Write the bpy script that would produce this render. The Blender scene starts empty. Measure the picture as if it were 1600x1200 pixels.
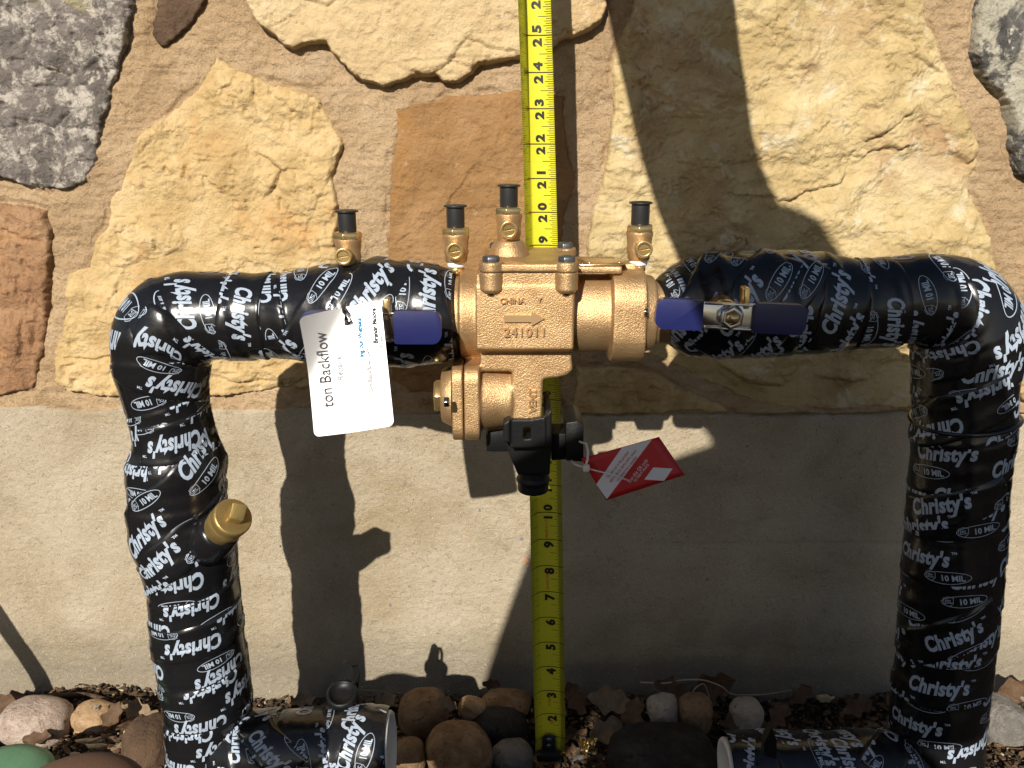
import bpy, bmesh, math, random
import numpy as np
from mathutils import Vector, Matrix

IN = 0.0254                      # everything below is laid out in inches
sc = bpy.context.scene
col = sc.collection
rng = np.random.RandomState(7)
random.seed(7)

# ------------------------------------------------------------------ camera, sky, sun
FPX = 1340.0
TH = math.radians(16.5)
CAM = np.array([0.0, -27.6, 22.4])
WY = 3.0                        # the wall plane
cd = bpy.data.cameras.new("camera"); cam = bpy.data.objects.new("camera", cd); col.objects.link(cam)
cam.location = Vector(CAM * IN); cam.rotation_euler = (math.pi / 2 - TH, 0, 0)
cd.sensor_width = 36; cd.lens = 36 * FPX / 1600; cd.clip_start = 0.004; cd.clip_end = 300
sc.camera = cam
w = bpy.data.worlds.new("World"); sc.world = w; w.use_nodes = True
nt = w.node_tree; bg = nt.nodes["Background"]
sky = nt.nodes.new("ShaderNodeTexSky"); sky.sky_type = 'NISHITA'; sky.sun_disc = False
SUN = np.array([0.25, 1.0, -0.58])         # the way the light travels
sky.sun_elevation = math.atan2(0.58, math.hypot(0.25, 1.0)); sky.sun_rotation = math.atan2(-0.25, -1.0)
nt.links.new(sky.outputs[0], bg.inputs[0]); bg.inputs[1].default_value = 0.05
sd_ = bpy.data.lights.new("sun", 'SUN'); sd_.energy = 5.0; sd_.angle = math.radians(0.5); sd_.color = (1.0, 0.93, 0.82)
sun = bpy.data.objects.new("sun", sd_); col.objects.link(sun)
sun.rotation_euler = Vector(SUN).to_track_quat('-Z', 'Y').to_euler(); sun.location = (-2, -3, 4)
sc.view_settings.view_transform = 'Standard'; sc.view_settings.look = 'None'
sc.view_settings.exposure = 0.40; sc.view_settings.gamma = 1; sc.view_settings.use_curve_mapping = False

# ------------------------------------------------------------------ layout helpers
FW = np.array([0, math.cos(TH), -math.sin(TH)]); UP = np.array([0, math.sin(TH), math.cos(TH)])
def P(px, py, Y):
    """place in the yard that sits at this spot of the photograph when Y inches from the wall plane"""
    d = FW + (px - 800) / FPX * np.array([1.0, 0, 0]) - (py - 600) / FPX * UP
    return CAM + d * ((Y - CAM[1]) / d[1])
def depth(p): return float((np.asarray(p) - CAM) @ FW)
def project(v):
    d = v - CAM; z = d @ FW
    return 800 + FPX * d[..., 0] / z, 600 - FPX * (d @ UP) / z

WLOC = {}
def link(o, parent=None): col.objects.link(o); return o
def tag(o, label=None, cat=None, group=None, kind=None):
    if label: o['label'] = label
    if cat: o['category'] = cat
    if group: o['group'] = group
    if kind: o['kind'] = kind
    return o
def thing(name, loc, label, cat, group=None):
    o = bpy.data.objects.new(name, None); col.objects.link(o); o.empty_display_size = 0.02
    o.location = Vector(np.asarray(loc, float) * IN); WLOC[o.name] = np.asarray(loc, float)
    return tag(o, label, cat, group)
def wloc(o): return WLOC.get(o.name, np.zeros(3)) if o else np.zeros(3)
def mesh_np(name, V, F, smooth=True):
    """V (n,3) inches about the origin, F (m,3) or (m,4) or list"""
    me = bpy.data.meshes.new(name)
    if isinstance(F, np.ndarray):
        k = F.shape[1]
        me.vertices.add(len(V)); me.vertices.foreach_set("co", (np.asarray(V) * IN).astype(np.float32).ravel())
        me.loops.add(F.size); me.loops.foreach_set("vertex_index", F.astype(np.int32).ravel())
        me.polygons.add(len(F))
        me.polygons.foreach_set("loop_start", (np.arange(len(F)) * k).astype(np.int32))
        me.polygons.foreach_set("loop_total", np.full(len(F), k, np.int32))
        me.update(calc_edges=True); me.validate()
    else:
        me.from_pydata([tuple(x) for x in np.asarray(V) * IN], [], F); me.update()
    me.polygons.foreach_set("use_smooth", np.full(len(me.polygons), bool(smooth)))
    return me
def mk(name, V, F, mat, parent=None, smooth=True, origin=None):
    V = np.asarray(V, float)
    if origin is None:
        origin = np.array([(V[:, 0].min() + V[:, 0].max()) / 2, (V[:, 1].min() + V[:, 1].max()) / 2, V[:, 2].min()])
    me = mesh_np(name, V - origin, F, smooth)
    o = bpy.data.objects.new(name, me); col.objects.link(o)
    if isinstance(mat, (list, tuple)):
        for m in mat: me.materials.append(m)
    else: me.materials.append(mat)
    if parent is not None: o.parent = parent
    o.location = Vector((origin - wloc(parent)) * IN); WLOC[o.name] = np.asarray(origin, float)
    return o

def ninterp(x, xs, ys): return np.interp(x, xs, ys)

# value noise
_T = rng.rand(64, 64, 64).astype(np.float32)
def noise3(x, y, z):
    x, y, z = np.broadcast_arrays(np.asarray(x, float), np.asarray(y, float), np.asarray(z, float))
    xi, yi, zi = np.floor(x).astype(int), np.floor(y).astype(int), np.floor(z).astype(int)
    fx, fy, fz = x - xi, y - yi, z - zi
    fx, fy, fz = fx * fx * (3 - 2 * fx), fy * fy * (3 - 2 * fy), fz * fz * (3 - 2 * fz)
    r = 0
    for i in (0, 1):
        for j in (0, 1):
            for k in (0, 1):
                wgt = (fx if i else 1 - fx) * (fy if j else 1 - fy) * (fz if k else 1 - fz)
                r = r + wgt * _T[(xi + i) & 63, (yi + j) & 63, (zi + k) & 63]
    return r * 2 - 1
def noise2(x, y, seed=0):
    x = np.asarray(x, float); y = np.asarray(y, float)
    xi, yi = np.floor(x).astype(int), np.floor(y).astype(int)
    fx, fy = x - xi, y - yi
    fx, fy = fx * fx * (3 - 2 * fx), fy * fy * (3 - 2 * fy)
    L = _T[:, :, seed % 64]
    a = L[xi & 63, yi & 63]; b = L[(xi + 1) & 63, yi & 63]; c = L[xi & 63, (yi + 1) & 63]; d = L[(xi + 1) & 63, (yi + 1) & 63]
    return (a * (1 - fx) * (1 - fy) + b * fx * (1 - fy) + c * (1 - fx) * fy + d * fx * fy) * 2 - 1
def fbm(x, y, seed=0, o=4, g=0.5):
    r = 0; a = 1; n = 0
    for i in range(o):
        r = r + a * noise2(x * 2 ** i + 17.3 * i, y * 2 ** i + 5.1 * i, seed + i); n += a; a *= g
    return r / n
def ridged(x, y, seed=0, o=4):
    r = 0; a = 1; n = 0
    for i in range(o):
        r = r + a * (1 - 2 * np.abs(noise2(x * 2 ** i + 3.3 * i, y * 2 ** i + 9.1 * i, seed + i))); n += a; a *= .5
    return r / n
def sstep(e0, e1, x):
    t = np.clip((x - e0) / (e1 - e0), 0, 1); return t * t * (3 - 2 * t)

# ------------------------------------------------------------------ materials
def newmat(name):
    m = bpy.data.materials.new(name); m.use_nodes = True
    return m, m.node_tree.nodes, m.node_tree.links, m.node_tree.nodes["Principled BSDF"]
def simple(name, c, rough=0.5, metal=0.0, spec=0.5, coat=0.0, bump=0.0, bscale=600, vary=0.0, vscale=60, aniso=None):
    m, n, l, b = newmat(name)
    b.inputs["Base Color"].default_value = (*c, 1); b.inputs["Roughness"].default_value = rough
    b.inputs["Metallic"].default_value = metal; b.inputs["Specular IOR Level"].default_value = spec
    b.inputs["Coat Weight"].default_value = coat; b.inputs["Coat Roughness"].default_value = 0.06
    tc = n.new("ShaderNodeTexCoord")
    if bump:
        nz = n.new("ShaderNodeTexNoise"); nz.inputs["Scale"].default_value = bscale; nz.inputs["Detail"].default_value = 3
        bp = n.new("ShaderNodeBump"); bp.inputs["Strength"].default_value = bump; bp.inputs["Distance"].default_value = 0.0006
        l.new(tc.outputs["Object"], nz.inputs["Vector"]); l.new(nz.outputs["Fac"], bp.inputs["Height"]); l.new(bp.outputs[0], b.inputs["Normal"])
    if vary:
        nz = n.new("ShaderNodeTexNoise"); nz.inputs["Scale"].default_value = vscale; nz.inputs["Detail"].default_value = 5
        mx = n.new("ShaderNodeMix"); mx.data_type = 'RGBA'
        mx.inputs[6].default_value = (*[x * (1 - vary) for x in c], 1); mx.inputs[7].default_value = (*[min(1, x * (1 + vary)) for x in c], 1)
        l.new(tc.outputs["Object"], nz.inputs["Vector"]); l.new(nz.outputs["Fac"], mx.inputs[0]); l.new(mx.outputs[2], b.inputs["Base Color"])
    return m
def ramp(n, stops):
    r = n.new("ShaderNodeValToRGB"); e = r.color_ramp.elements
    e[0].position, e[0].color = stops[0][0], (*stops[0][1], 1); e[1].position, e[1].color = stops[-1][0], (*stops[-1][1], 1)
    for p, c in stops[1:-1]:
        x = e.new(p); x.color = (*c, 1)
    return r
def rockmat(name, stops, scale=14, spots=None, sscale=70, slo=.55, shi=.62, stain=None, tscale=9, tlo=.52, thi=.7, bump=.6, bs=500, rough=.9, stretch=(1, 1, 1), speck=.25, damp=False, d2=.007):
    """layered colour: wide noise through stops, stain patches, small spots, dark specks, grain relief"""
    m, n, l, b = newmat(name)
    tc = n.new("ShaderNodeTexCoord"); mp = n.new("ShaderNodeMapping"); mp.inputs["Scale"].default_value = stretch
    l.new(tc.outputs["Object"], mp.inputs["Vector"])
    def nz(s, d=6, rg=.6, dist=0.0):
        x = n.new("ShaderNodeTexNoise"); x.inputs["Scale"].default_value = s; x.inputs["Detail"].default_value = d
        x.inputs["Roughness"].default_value = rg; x.inputs["Distortion"].default_value = dist
        l.new(mp.outputs[0], x.inputs["Vector"]); return x
    a = nz(scale, 8, .65, .4); r = ramp(n, stops); l.new(a.outputs["Fac"], r.inputs["Fac"]); cur = r.outputs["Color"]
    def layer(cur, fac_node, lo, hi, c, amount=1.0):
        mr = n.new("ShaderNodeMapRange"); mr.inputs["From Min"].default_value = lo; mr.inputs["From Max"].default_value = hi
        mr.inputs["To Max"].default_value = amount
        l.new(fac_node.outputs["Fac"], mr.inputs["Value"])
        mx = n.new("ShaderNodeMix"); mx.data_type = 'RGBA'; mx.inputs[7].default_value = (*c, 1)
        l.new(mr.outputs["Result"], mx.inputs[0]); l.new(cur, mx.inputs[6]); return mx.outputs[2]
    if stain: cur = layer(cur, nz(tscale, 5, .6, .8), tlo, thi, stain, .8)
    if spots: cur = layer(cur, nz(sscale, 6, .7, .3), slo, shi, spots, .9)
    if damp:       # grey damp band that creeps up from the ground, wavering with the noise
        sp = n.new("ShaderNodeSeparateXYZ"); l.new(tc.outputs["Object"], sp.inputs[0]); dn = nz(16, 6, .65, .6)
        ma = n.new("ShaderNodeMath"); ma.operation = 'MULTIPLY_ADD'; ma.inputs[1].default_value = .075
        l.new(dn.outputs["Fac"], ma.inputs[0]); l.new(sp.outputs["Z"], ma.inputs[2])
        mr = n.new("ShaderNodeMapRange"); mr.inputs["From Min"].default_value = .158 + .025; mr.inputs["From Max"].default_value = .158 + .085
        mr.inputs["To Min"].default_value = .75; mr.inputs["To Max"].default_value = 0.0; l.new(ma.outputs[0], mr.inputs["Value"])
        mx = n.new("ShaderNodeMix"); mx.data_type = 'RGBA'; mx.inputs[7].default_value = (.27, .235, .175, 1)
        l.new(mr.outputs["Result"], mx.inputs[0]); l.new(cur, mx.inputs[6]); cur = mx.outputs[2]
    g = nz(420, 3, .7)
    cur2 = layer(cur, g, .60, .74, tuple(x * .45 for x in stops[0][1]), speck)
    cur3 = layer(cur2, nz(900, 2, .6), .62, .76, tuple(min(1, x * 1.5) for x in stops[-1][1]), speck)
    l.new(cur3, b.inputs["Base Color"]); b.inputs["Roughness"].default_value = rough; b.inputs["Specular IOR Level"].default_value = .25
    b1 = n.new("ShaderNodeBump"); b1.inputs["Strength"].default_value = bump; b1.inputs["Distance"].default_value = .0022
    x = nz(bs, 5, .75); l.new(x.outputs["Fac"], b1.inputs["Height"])
    b2 = n.new("ShaderNodeBump"); b2.inputs["Strength"].default_value = bump; b2.inputs["Distance"].default_value = d2
    y = nz(bs / 5, 5, .6); l.new(y.outputs["Fac"], b2.inputs["Height"]); l.new(b2.outputs[0], b1.inputs["Normal"]); l.new(b1.outputs[0], b.inputs["Normal"])
    return m

M = {}
M['tan'] = rockmat("tan_sandstone", [(.3, (.34, .225, .095)), (.5, (.50, .36, .175)), (.7, (.60, .455, .26))], 22, stain=(.47, .26, .10), tscale=16, tlo=.54, thi=.72, spots=(.36, .26, .15), sscale=75, slo=.60, shi=.70)
M['cream'] = rockmat("cream_sandstone", [(.3, (.42, .305, .16)), (.5, (.53, .40, .225)), (.7, (.60, .47, .29))], 14, stain=(.50, .33, .16), tscale=10, tlo=.55, spots=(.66, .55, .40), sscale=60, slo=.6, shi=.75)
M['brown'] = rockmat("brown_sandstone", [(.3, (.20, .105, .042)), (.5, (.275, .155, .065)), (.7, (.34, .205, .10))], 14, stain=(.36, .18, .05), tscale=7, tlo=.5, thi=.7, spots=(.40, .28, .16), sscale=90, slo=.62, shi=.74)
M['yellow'] = rockmat("yellow_sandstone", [(.3, (.33, .235, .105)), (.5, (.49, .375, .19)), (.7, (.61, .50, .305))], 12, stain=(.34, .20, .105), tscale=11, tlo=.54, thi=.70, spots=(.60, .53, .38), sscale=30, slo=.55, shi=.68)
M['orange'] = rockmat("orange_stone", [(.3, (.20, .105, .055)), (.5, (.34, .19, .10)), (.7, (.44, .28, .16))], 16, stain=(.50, .26, .10), tscale=9, tlo=.52, thi=.66, bump=.9)
M['grey'] = rockmat("lichened_grey_stone", [(.3, (.10, .088, .075)), (.5, (.19, .165, .15)), (.7, (.30, .265, .24))], 16, stain=(.38, .33, .18), tscale=16, tlo=.60, thi=.66, spots=(.58, .53, .46), sscale=70, slo=.49, shi=.60, bump=1.0)
M['grey2'] = rockmat("black_and_white_stone", [(.3, (.03, .03, .03)), (.5, (.10, .095, .09)), (.7, (.24, .23, .21))], 30, stain=(.55, .51, .40), tscale=18, tlo=.48, thi=.55, spots=(.58, .54, .45), sscale=90, slo=.55, shi=.63, bump=1.0)
M['dark'] = rockmat("dark_brown_stone", [(.3, (.07, .045, .028)), (.5, (.13, .08, .05)), (.7, (.20, .135, .095))], 22, bump=.9)
M['mortar'] = rockmat("sandy_mortar", [(.32, (.37, .245, .13)), (.5, (.50, .35, .205)), (.68, (.60, .44, .275))], 12, bump=1.0, bs=620, speck=.6, stain=(.60, .50, .36), tscale=9, tlo=.6, thi=.8)
M['concrete'] = rockmat("foundation_concrete", [(.32, (.40, .325, .22)), (.5, (.515, .435, .315)), (.68, (.58, .505, .385))], 9, stain=(.36, .275, .16), tscale=5.5, tlo=.49, thi=.70, spots=(.33, .28, .20), sscale=55, slo=.60, shi=.72, bump=1.0, bs=800, speck=1.0, damp=True, d2=.003)
M['soil'] = rockmat("dark_soil", [(.3, (.014, .010, .007)), (.5, (.032, .022, .015)), (.7, (.065, .047, .032))], 60, spots=(.16, .12, .08), sscale=260, slo=.62, shi=.68, bump=1.0, bs=500)
def cobble(name, a, b_, c, st=None):
    return rockmat(name, [(.3, a), (.5, b_), (.72, c)], 45, stain=st, tscale=30, bump=.25, bs=700, rough=.75, speck=.3)
def cobble(name, a, b_, c, st=None):
    return rockmat(name, [(.34, a), (.5, b_), (.66, c)], 60, stain=st, tscale=36, bump=.7, bs=900, rough=.8, speck=.7, spots=tuple(x * .45 for x in a), sscale=130, slo=.58, shi=.66)
M['r_pink'] = cobble("pinkish_cobble", (.34, .26, .21), (.44, .34, .28), (.55, .45, .38))
M['r_tan'] = cobble("tan_cobble", (.32, .20, .10), (.45, .30, .17), (.56, .41, .26), (.50, .24, .07))
M['r_brown'] = cobble("brown_cobble", (.16, .095, .05), (.26, .165, .09), (.36, .25, .15))
M['r_grey'] = cobble("grey_cobble", (.13, .12, .105), (.20, .185, .165), (.28, .26, .23))
M['r_pale'] = cobble("pale_cobble", (.36, .31, .24), (.46, .41, .33), (.55, .50, .41))
M['r_black'] = cobble("black_cobble", (.02, .019, .018), (.035, .032, .03), (.06, .055, .05))

def vinyl(name):
    m, n, l, b = newmat(name)
    b.inputs["Base Color"].default_value = (.008, .008, .009, 1); b.inputs["Roughness"].default_value = .2
    b.inputs["Specular IOR Level"].default_value = .5
    tc = n.new("ShaderNodeTexCoord"); nz = n.new("ShaderNodeTexNoise"); nz.inputs["Scale"].default_value = 55; nz.inputs["Detail"].default_value = 3
    bp = n.new("ShaderNodeBump"); bp.inputs["Strength"].default_value = .35; bp.inputs["Distance"].default_value = .0012
    l.new(tc.outputs["Object"], nz.inputs["Vector"]); l.new(nz.outputs["Fac"], bp.inputs["Height"]); l.new(bp.outputs[0], b.inputs["Normal"])
    n2 = n.new("ShaderNodeTexNoise"); n2.inputs["Scale"].default_value = 130; n2.inputs["Detail"].default_value = 6; n2.inputs["Roughness"].default_value = .7
    mr = n.new("ShaderNodeMapRange"); mr.inputs["From Min"].default_value = .35; mr.inputs["From Max"].default_value = .75
    mr.inputs["To Min"].default_value = .13; mr.inputs["To Max"].default_value = .36
    l.new(tc.outputs["Object"], n2.inputs["Vector"]); l.new(n2.outputs["Fac"], mr.inputs["Value"]); l.new(mr.outputs["Result"], b.inputs["Roughness"])
    return m
M['vinyl'] = vinyl("black_wrap_tape")
M['print'] = simple("pale_blue_print", (.33, .39, .48), .3, vary=.12, vscale=400)
M['brass'] = None
def brassmat(name, c1, c2, rough, metal, bump, bs):
    m, n, l, b = newmat(name)
    tc = n.new("ShaderNodeTexCoord"); nz = n.new("ShaderNodeTexNoise"); nz.inputs["Scale"].default_value = 55; nz.inputs["Detail"].default_value = 6
    r = ramp(n, [(.35, c1), (.65, c2)]); l.new(tc.outputs["Object"], nz.inputs["Vector"]); l.new(nz.outputs["Fac"], r.inputs["Fac"]); l.new(r.outputs[0], b.inputs["Base Color"])
    b.inputs["Metallic"].default_value = metal; b.inputs["Roughness"].default_value = rough
    if bump:
        v = n.new("ShaderNodeTexNoise"); v.inputs["Scale"].default_value = bs; v.inputs["Detail"].default_value = 2.5; v.inputs["Roughness"].default_value = .6
        bp = n.new("ShaderNodeBump"); bp.inputs["Strength"].default_value = bump; bp.inputs["Distance"].default_value = .0009
        l.new(tc.outputs["Object"], v.inputs["Vector"]); l.new(v.outputs["Fac"], bp.inputs["Height"]); l.new(bp.outputs[0], b.inputs["Normal"])
    return m
M['cast'] = brassmat("cast_bronze", (.45, .285, .14), (.60, .40, .205), .44, .76, .55, 1150)
M['castflat'] = brassmat('cast_bronze_lettering', (.60, .385, .20), (.66, .44, .24), .40, .75, 0, 0)
M['brass'] = brassmat("machined_brass", (.70, .49, .20), (.80, .60, .30), .26, .9, .1, 300)
M['plugbrass'] = brassmat("dull_brass", (.34, .23, .08), (.46, .33, .125), .45, .75, .25, 500)
M['steel'] = simple("stainless_steel", (.62, .60, .57), .18, 1.0, bump=.1, bscale=200)
M['darksteel'] = simple("dark_zinc_bolt", (.17, .19, .21), .38, .9, bump=.2)
M['rubber'] = simple("black_rubber", (.018, .018, .019), .42, bump=.1)
M['plastic'] = simple("black_plastic", (.006, .0065, .007), .45, spec=.3, bump=.25, bscale=500, vary=.4, vscale=90)
M['blue'] = simple("blue_vinyl", (.010, .014, .085), .38, coat=.15, bump=.12, bscale=150, vary=.15, vscale=80)
M['teflon'] = simple("white_thread_tape", (.80, .80, .78), .5, bump=.5, bscale=900)
M['pvc'] = simple("white_pvc", (.72, .72, .70), .4)
M['card'] = simple('silvery_white_card', (.86, .86, .87), .27, .72)
M['cardink'] = simple("grey_card_ink", (.06, .06, .07), .9, spec=.1)
M['cardink2'] = simple("pale_grey_card_ink", (.32, .33, .35), .9, spec=.1)
M['cardblue'] = simple("blue_card_ink", (.04, .22, .42), .9, spec=.1)
M['red'] = simple("red_tag_plastic", (.46, .012, .014), .45, vary=.08, vscale=200)
M['tagwhite'] = simple("tag_white", (.66, .64, .64), .5)
M['tie'] = simple("white_nylon_tie", (.68, .62, .55), .4)
M['ruler'] = simple("yellow_tape_blade", (.58, .55, .03), .34, bump=.05, vary=.06, vscale=120)
M['black'] = simple("black_ink", (.012, .012, .010), .4)
M['redink'] = simple("red_ink", (.55, .10, .02), .4)
M['steelhook'] = simple("blade_hook_steel", (.03, .03, .032), .35, .3)
M['green'] = simple("green_lid_plastic", (.10, .23, .13), .6, bump=.5, bscale=300, vary=.18, vscale=60)
M['leaf'] = rockmat("dead_leaf", [(.3, (.06, .032, .018)), (.5, (.11, .065, .037)), (.7, (.18, .115, .068))], 70, bump=.3, rough=.7)
M['leaf2'] = rockmat("pale_dead_leaf", [(.3, (.14, .10, .06)), (.5, (.22, .16, .10)), (.7, (.32, .25, .17))], 70, bump=.3, rough=.7)
M['chip'] = rockmat("pale_bark_chip", [(.3, (.30, .22, .12)), (.5, (.48, .38, .24)), (.7, (.60, .50, .34))], 90, bump=.6)
M['mulch'] = rockmat("brown_mulch", [(.3, (.025, .016, .010)), (.5, (.06, .04, .025)), (.7, (.13, .09, .055))], 120, bump=.6)
M['twig'] = simple("dry_twig", (.25, .19, .13), .8, bump=.5)
M['root'] = simple("pale_root", (.42, .34, .24), .7)
M['foil'] = simple("gold_foil", (.62, .50, .28), .22, 1.0, bump=.3, bscale=120)
M['skin'] = simple("skin", (.36, .20, .13), .55, bump=.2, bscale=400)
M['shirt'] = simple("maroon_cloth", (.10, .03, .035), .9, bump=.5, bscale=700)
M['trouser'] = simple("brown_trouser_cloth", (.16, .085, .045), .9, bump=.6, bscale=1200, vary=.1, vscale=60)
M['hair'] = simple("dark_hair", (.03, .02, .015), .6, bump=.6, bscale=500)
M['wood'] = rockmat("weathered_wood", [(.3, (.20, .14, .08)), (.5, (.30, .22, .14)), (.7, (.38, .29, .19))], 30, stretch=(1, 1, .1), bump=.4)
M['phone'] = simple("phone_black", (.02, .02, .022), .2)
M['weed'] = simple("green_weed_leaf", (.05, .12, .03), .6)

# ------------------------------------------------------------------ the wall: heightfields cut by stone outlines
def polypts(pts, Y=2.65):
    w_ = np.array([P(x, y, Y) for x, y in pts]); return w_[:, [0, 2]]
def seg_dist(X, Z, A, B):
    ab = B - A; t = np.clip(((X - A[0]) * ab[0] + (Z - A[1]) * ab[1]) / (ab @ ab + 1e-9), 0, 1)
    return np.hypot(X - A[0] - t * ab[0], Z - A[1] - t * ab[1])
def sdist(X, Z, poly):
    d = np.full(X.shape, 1e9); ins = np.zeros(X.shape, bool)
    n = len(poly)
    for i in range(n):
        A, B = poly[i], poly[(i + 1) % n]
        d = np.minimum(d, seg_dist(X, Z, A, B))
        c = ((A[1] > Z) != (B[1] > Z))
        xx = (B[0] - A[0]) * (Z - A[1]) / (B[1] - A[1] + 1e-12) + A[0]
        ins ^= c & (X < xx)
    return np.where(ins, d, -d)
def linefield(X, Z, line):
    """distance to an open line and +1 on its upper side"""
    d = np.full(X.shape, 1e9); side = np.zeros(X.shape)
    for A, B in zip(line[:-1], line[1:]):
        if B[0] < A[0]: A, B = B, A
        q = seg_dist(X, Z, A, B); s = np.sign((B[0] - A[0]) * (Z - A[1]) - (B[1] - A[1]) * (X - A[0]))
        side = np.where(q < d, s, side); d = np.minimum(d, q)
    return d, side

GS = .048
def grid_mesh(X, Z, H, keep=None):
    """heightfield proud of the wall plane by H; only cells where keep"""
    nz_, nx_ = X.shape
    idx = np.arange(nx_ * nz_).reshape(nz_, nx_)
    q = np.stack([idx[:-1, :-1], idx[:-1, 1:], idx[1:, 1:], idx[1:, :-1]], -1)
    if keep is not None:
        k = keep[:-1, :-1] | keep[:-1, 1:] | keep[1:, 1:] | keep[1:, :-1]
        q = q[k]
    q = q.reshape(-1, 4)
    V = np.stack([X.ravel(), WY - H.ravel(), Z.ravel()], 1)
    used = np.unique(q); remap = np.full(len(V), -1, int); remap[used] = np.arange(len(used))
    return V[used], remap[q]

STONES = [
 ("grey", .34, .22, [(-330, -120), (205, -120), (208, 0), (200, 60), (178, 130), (160, 200), (148, 250), (130, 290), (100, 303), (60, 300), (30, 290), (0, 283), (-120, 278), (-330, 285)],
  "grey lichened stone with white blotches, top left of the wall"),
 ("dark", .12, .15, [(238, -90), (232, 0), (225, 55), (240, 75), (256, 78), (275, 60), (300, 30), (320, 0), (355, -90)], "small dark brown stone between the grey and the cream stone"),
 ("tan", .13, .30, [(335, 76), (362, 100), (395, 115), (430, 125), (480, 140), (505, 150), (515, 170), (525, 195), (540, 225), (530, 250), (522, 280), (532, 320), (528, 360), (532, 400), (545, 460), (575, 530), (590, 585), (560, 606), (430, 618), (300, 626), (180, 628), (100, 618), (76, 600), (76, 560), (86, 520), (92, 470), (97, 430), (128, 415), (136, 380), (155, 350), (160, 312), (178, 292), (195, 240), (210, 200), (250, 180), (300, 128)],
  "large tan sandstone with pits and cracks behind the left elbow"),
 ("orange", .22, .25, [(-330, 318), (-100, 312), (0, 315), (40, 318), (70, 325), (81, 360), (76, 420), (73, 480), (71, 530), (62, 570), (50, 612), (10, 626), (-120, 622), (-330, 618)], "orange brown stone at the left edge above the foundation"),
 ("cream", .52, .14, [(372, -120), (380, 0), (392, 20), (400, 42), (440, 74), (455, 79), (505, 73), (512, 84), (528, 98), (545, 118), (570, 130), (600, 139), (630, 132), (655, 125), (680, 124), (700, 132), (720, 136), (735, 124), (750, 106), (775, 102), (808, 95), (850, 88), (880, 64), (910, 55), (946, 38), (953, 10), (955, -120)],
  "cream sandstone slab with a jagged lower edge at the top of the wall"),
 ("brown", .05, .12, [(612, 172), (640, 156), (680, 150), (700, 143), (740, 142), (806, 136), (850, 136), (886, 148), (889, 190), (898, 250), (909, 290), (896, 315), (886, 340), (888, 400), (886, 520), (880, 612), (800, 622), (640, 622), (606, 600), (600, 480), (597, 400), (600, 320), (605, 250)],
  "smooth brown rectangular stone behind the yellow rule"),
 ("yellow", .16, .42, [(1010, -120), (985, 0), (966, 60), (957, 90), (955, 170), (946, 255), (925, 320), (916, 360), (912, 420), (905, 520), (908, 548), (1010, 562), (1080, 590), (1150, 625), (1190, 640), (1300, 646), (1430, 648), (1540, 640), (1562, 600), (1574, 520), (1570, 430), (1558, 390), (1552, 345), (1526, 290), (1536, 262), (1539, 230), (1530, 190), (1510, 150), (1490, 100), (1462, 30), (1440, -120)],
  "huge yellow sandstone with long cracks right of the rule"),
 ("grey2", .42, .20, [(1545, -120), (1526, 20), (1520, 60), (1523, 90), (1537, 130), (1562, 152), (1573, 175), (1578, 230), (1590, 275), (1625, 300), (1760, 312), (1930, 300), (1930, -120)], "black and white mottled stone in the top right corner"),
 ("tan", .15, .2, [(896, 572), (1000, 574), (1070, 604), (1138, 634), (1150, 652), (1000, 655), (892, 654)], "thin tan stone under the yellow stone, above the foundation"),
 ("tan", .25, .2, [(1612, 345), (1700, 325), (1930, 330), (1930, 635), (1700, 640), (1600, 634), (1580, 600), (1586, 560), (1604, 480)], "tan stone at the right edge beside the right elbow"),
 ("orange", .2, .2, [(655, 630), (650, 624), (880, 626), (885, 640), (760, 645), (660, 641)], "sliver of brown stone low behind the valve"),
]
X0, X1, Z0, Z1 = -23.0, 23.0, 11.6, 29.6
gx = np.arange(X0, X1, GS); gz = np.arange(Z0, Z1, GS)
GX, GZ = np.meshgrid(gx, gz)
WX = GX + .10 * fbm(GX * 1.6, GZ * 1.6, 3, 4) + .03 * noise2(GX * 9, GZ * 9, 8)
WZ = GZ + .10 * fbm(GX * 1.6 + 40, GZ * 1.6, 5, 4) + .03 * noise2(GX * 9, GZ * 9 + 50, 9)

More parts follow.
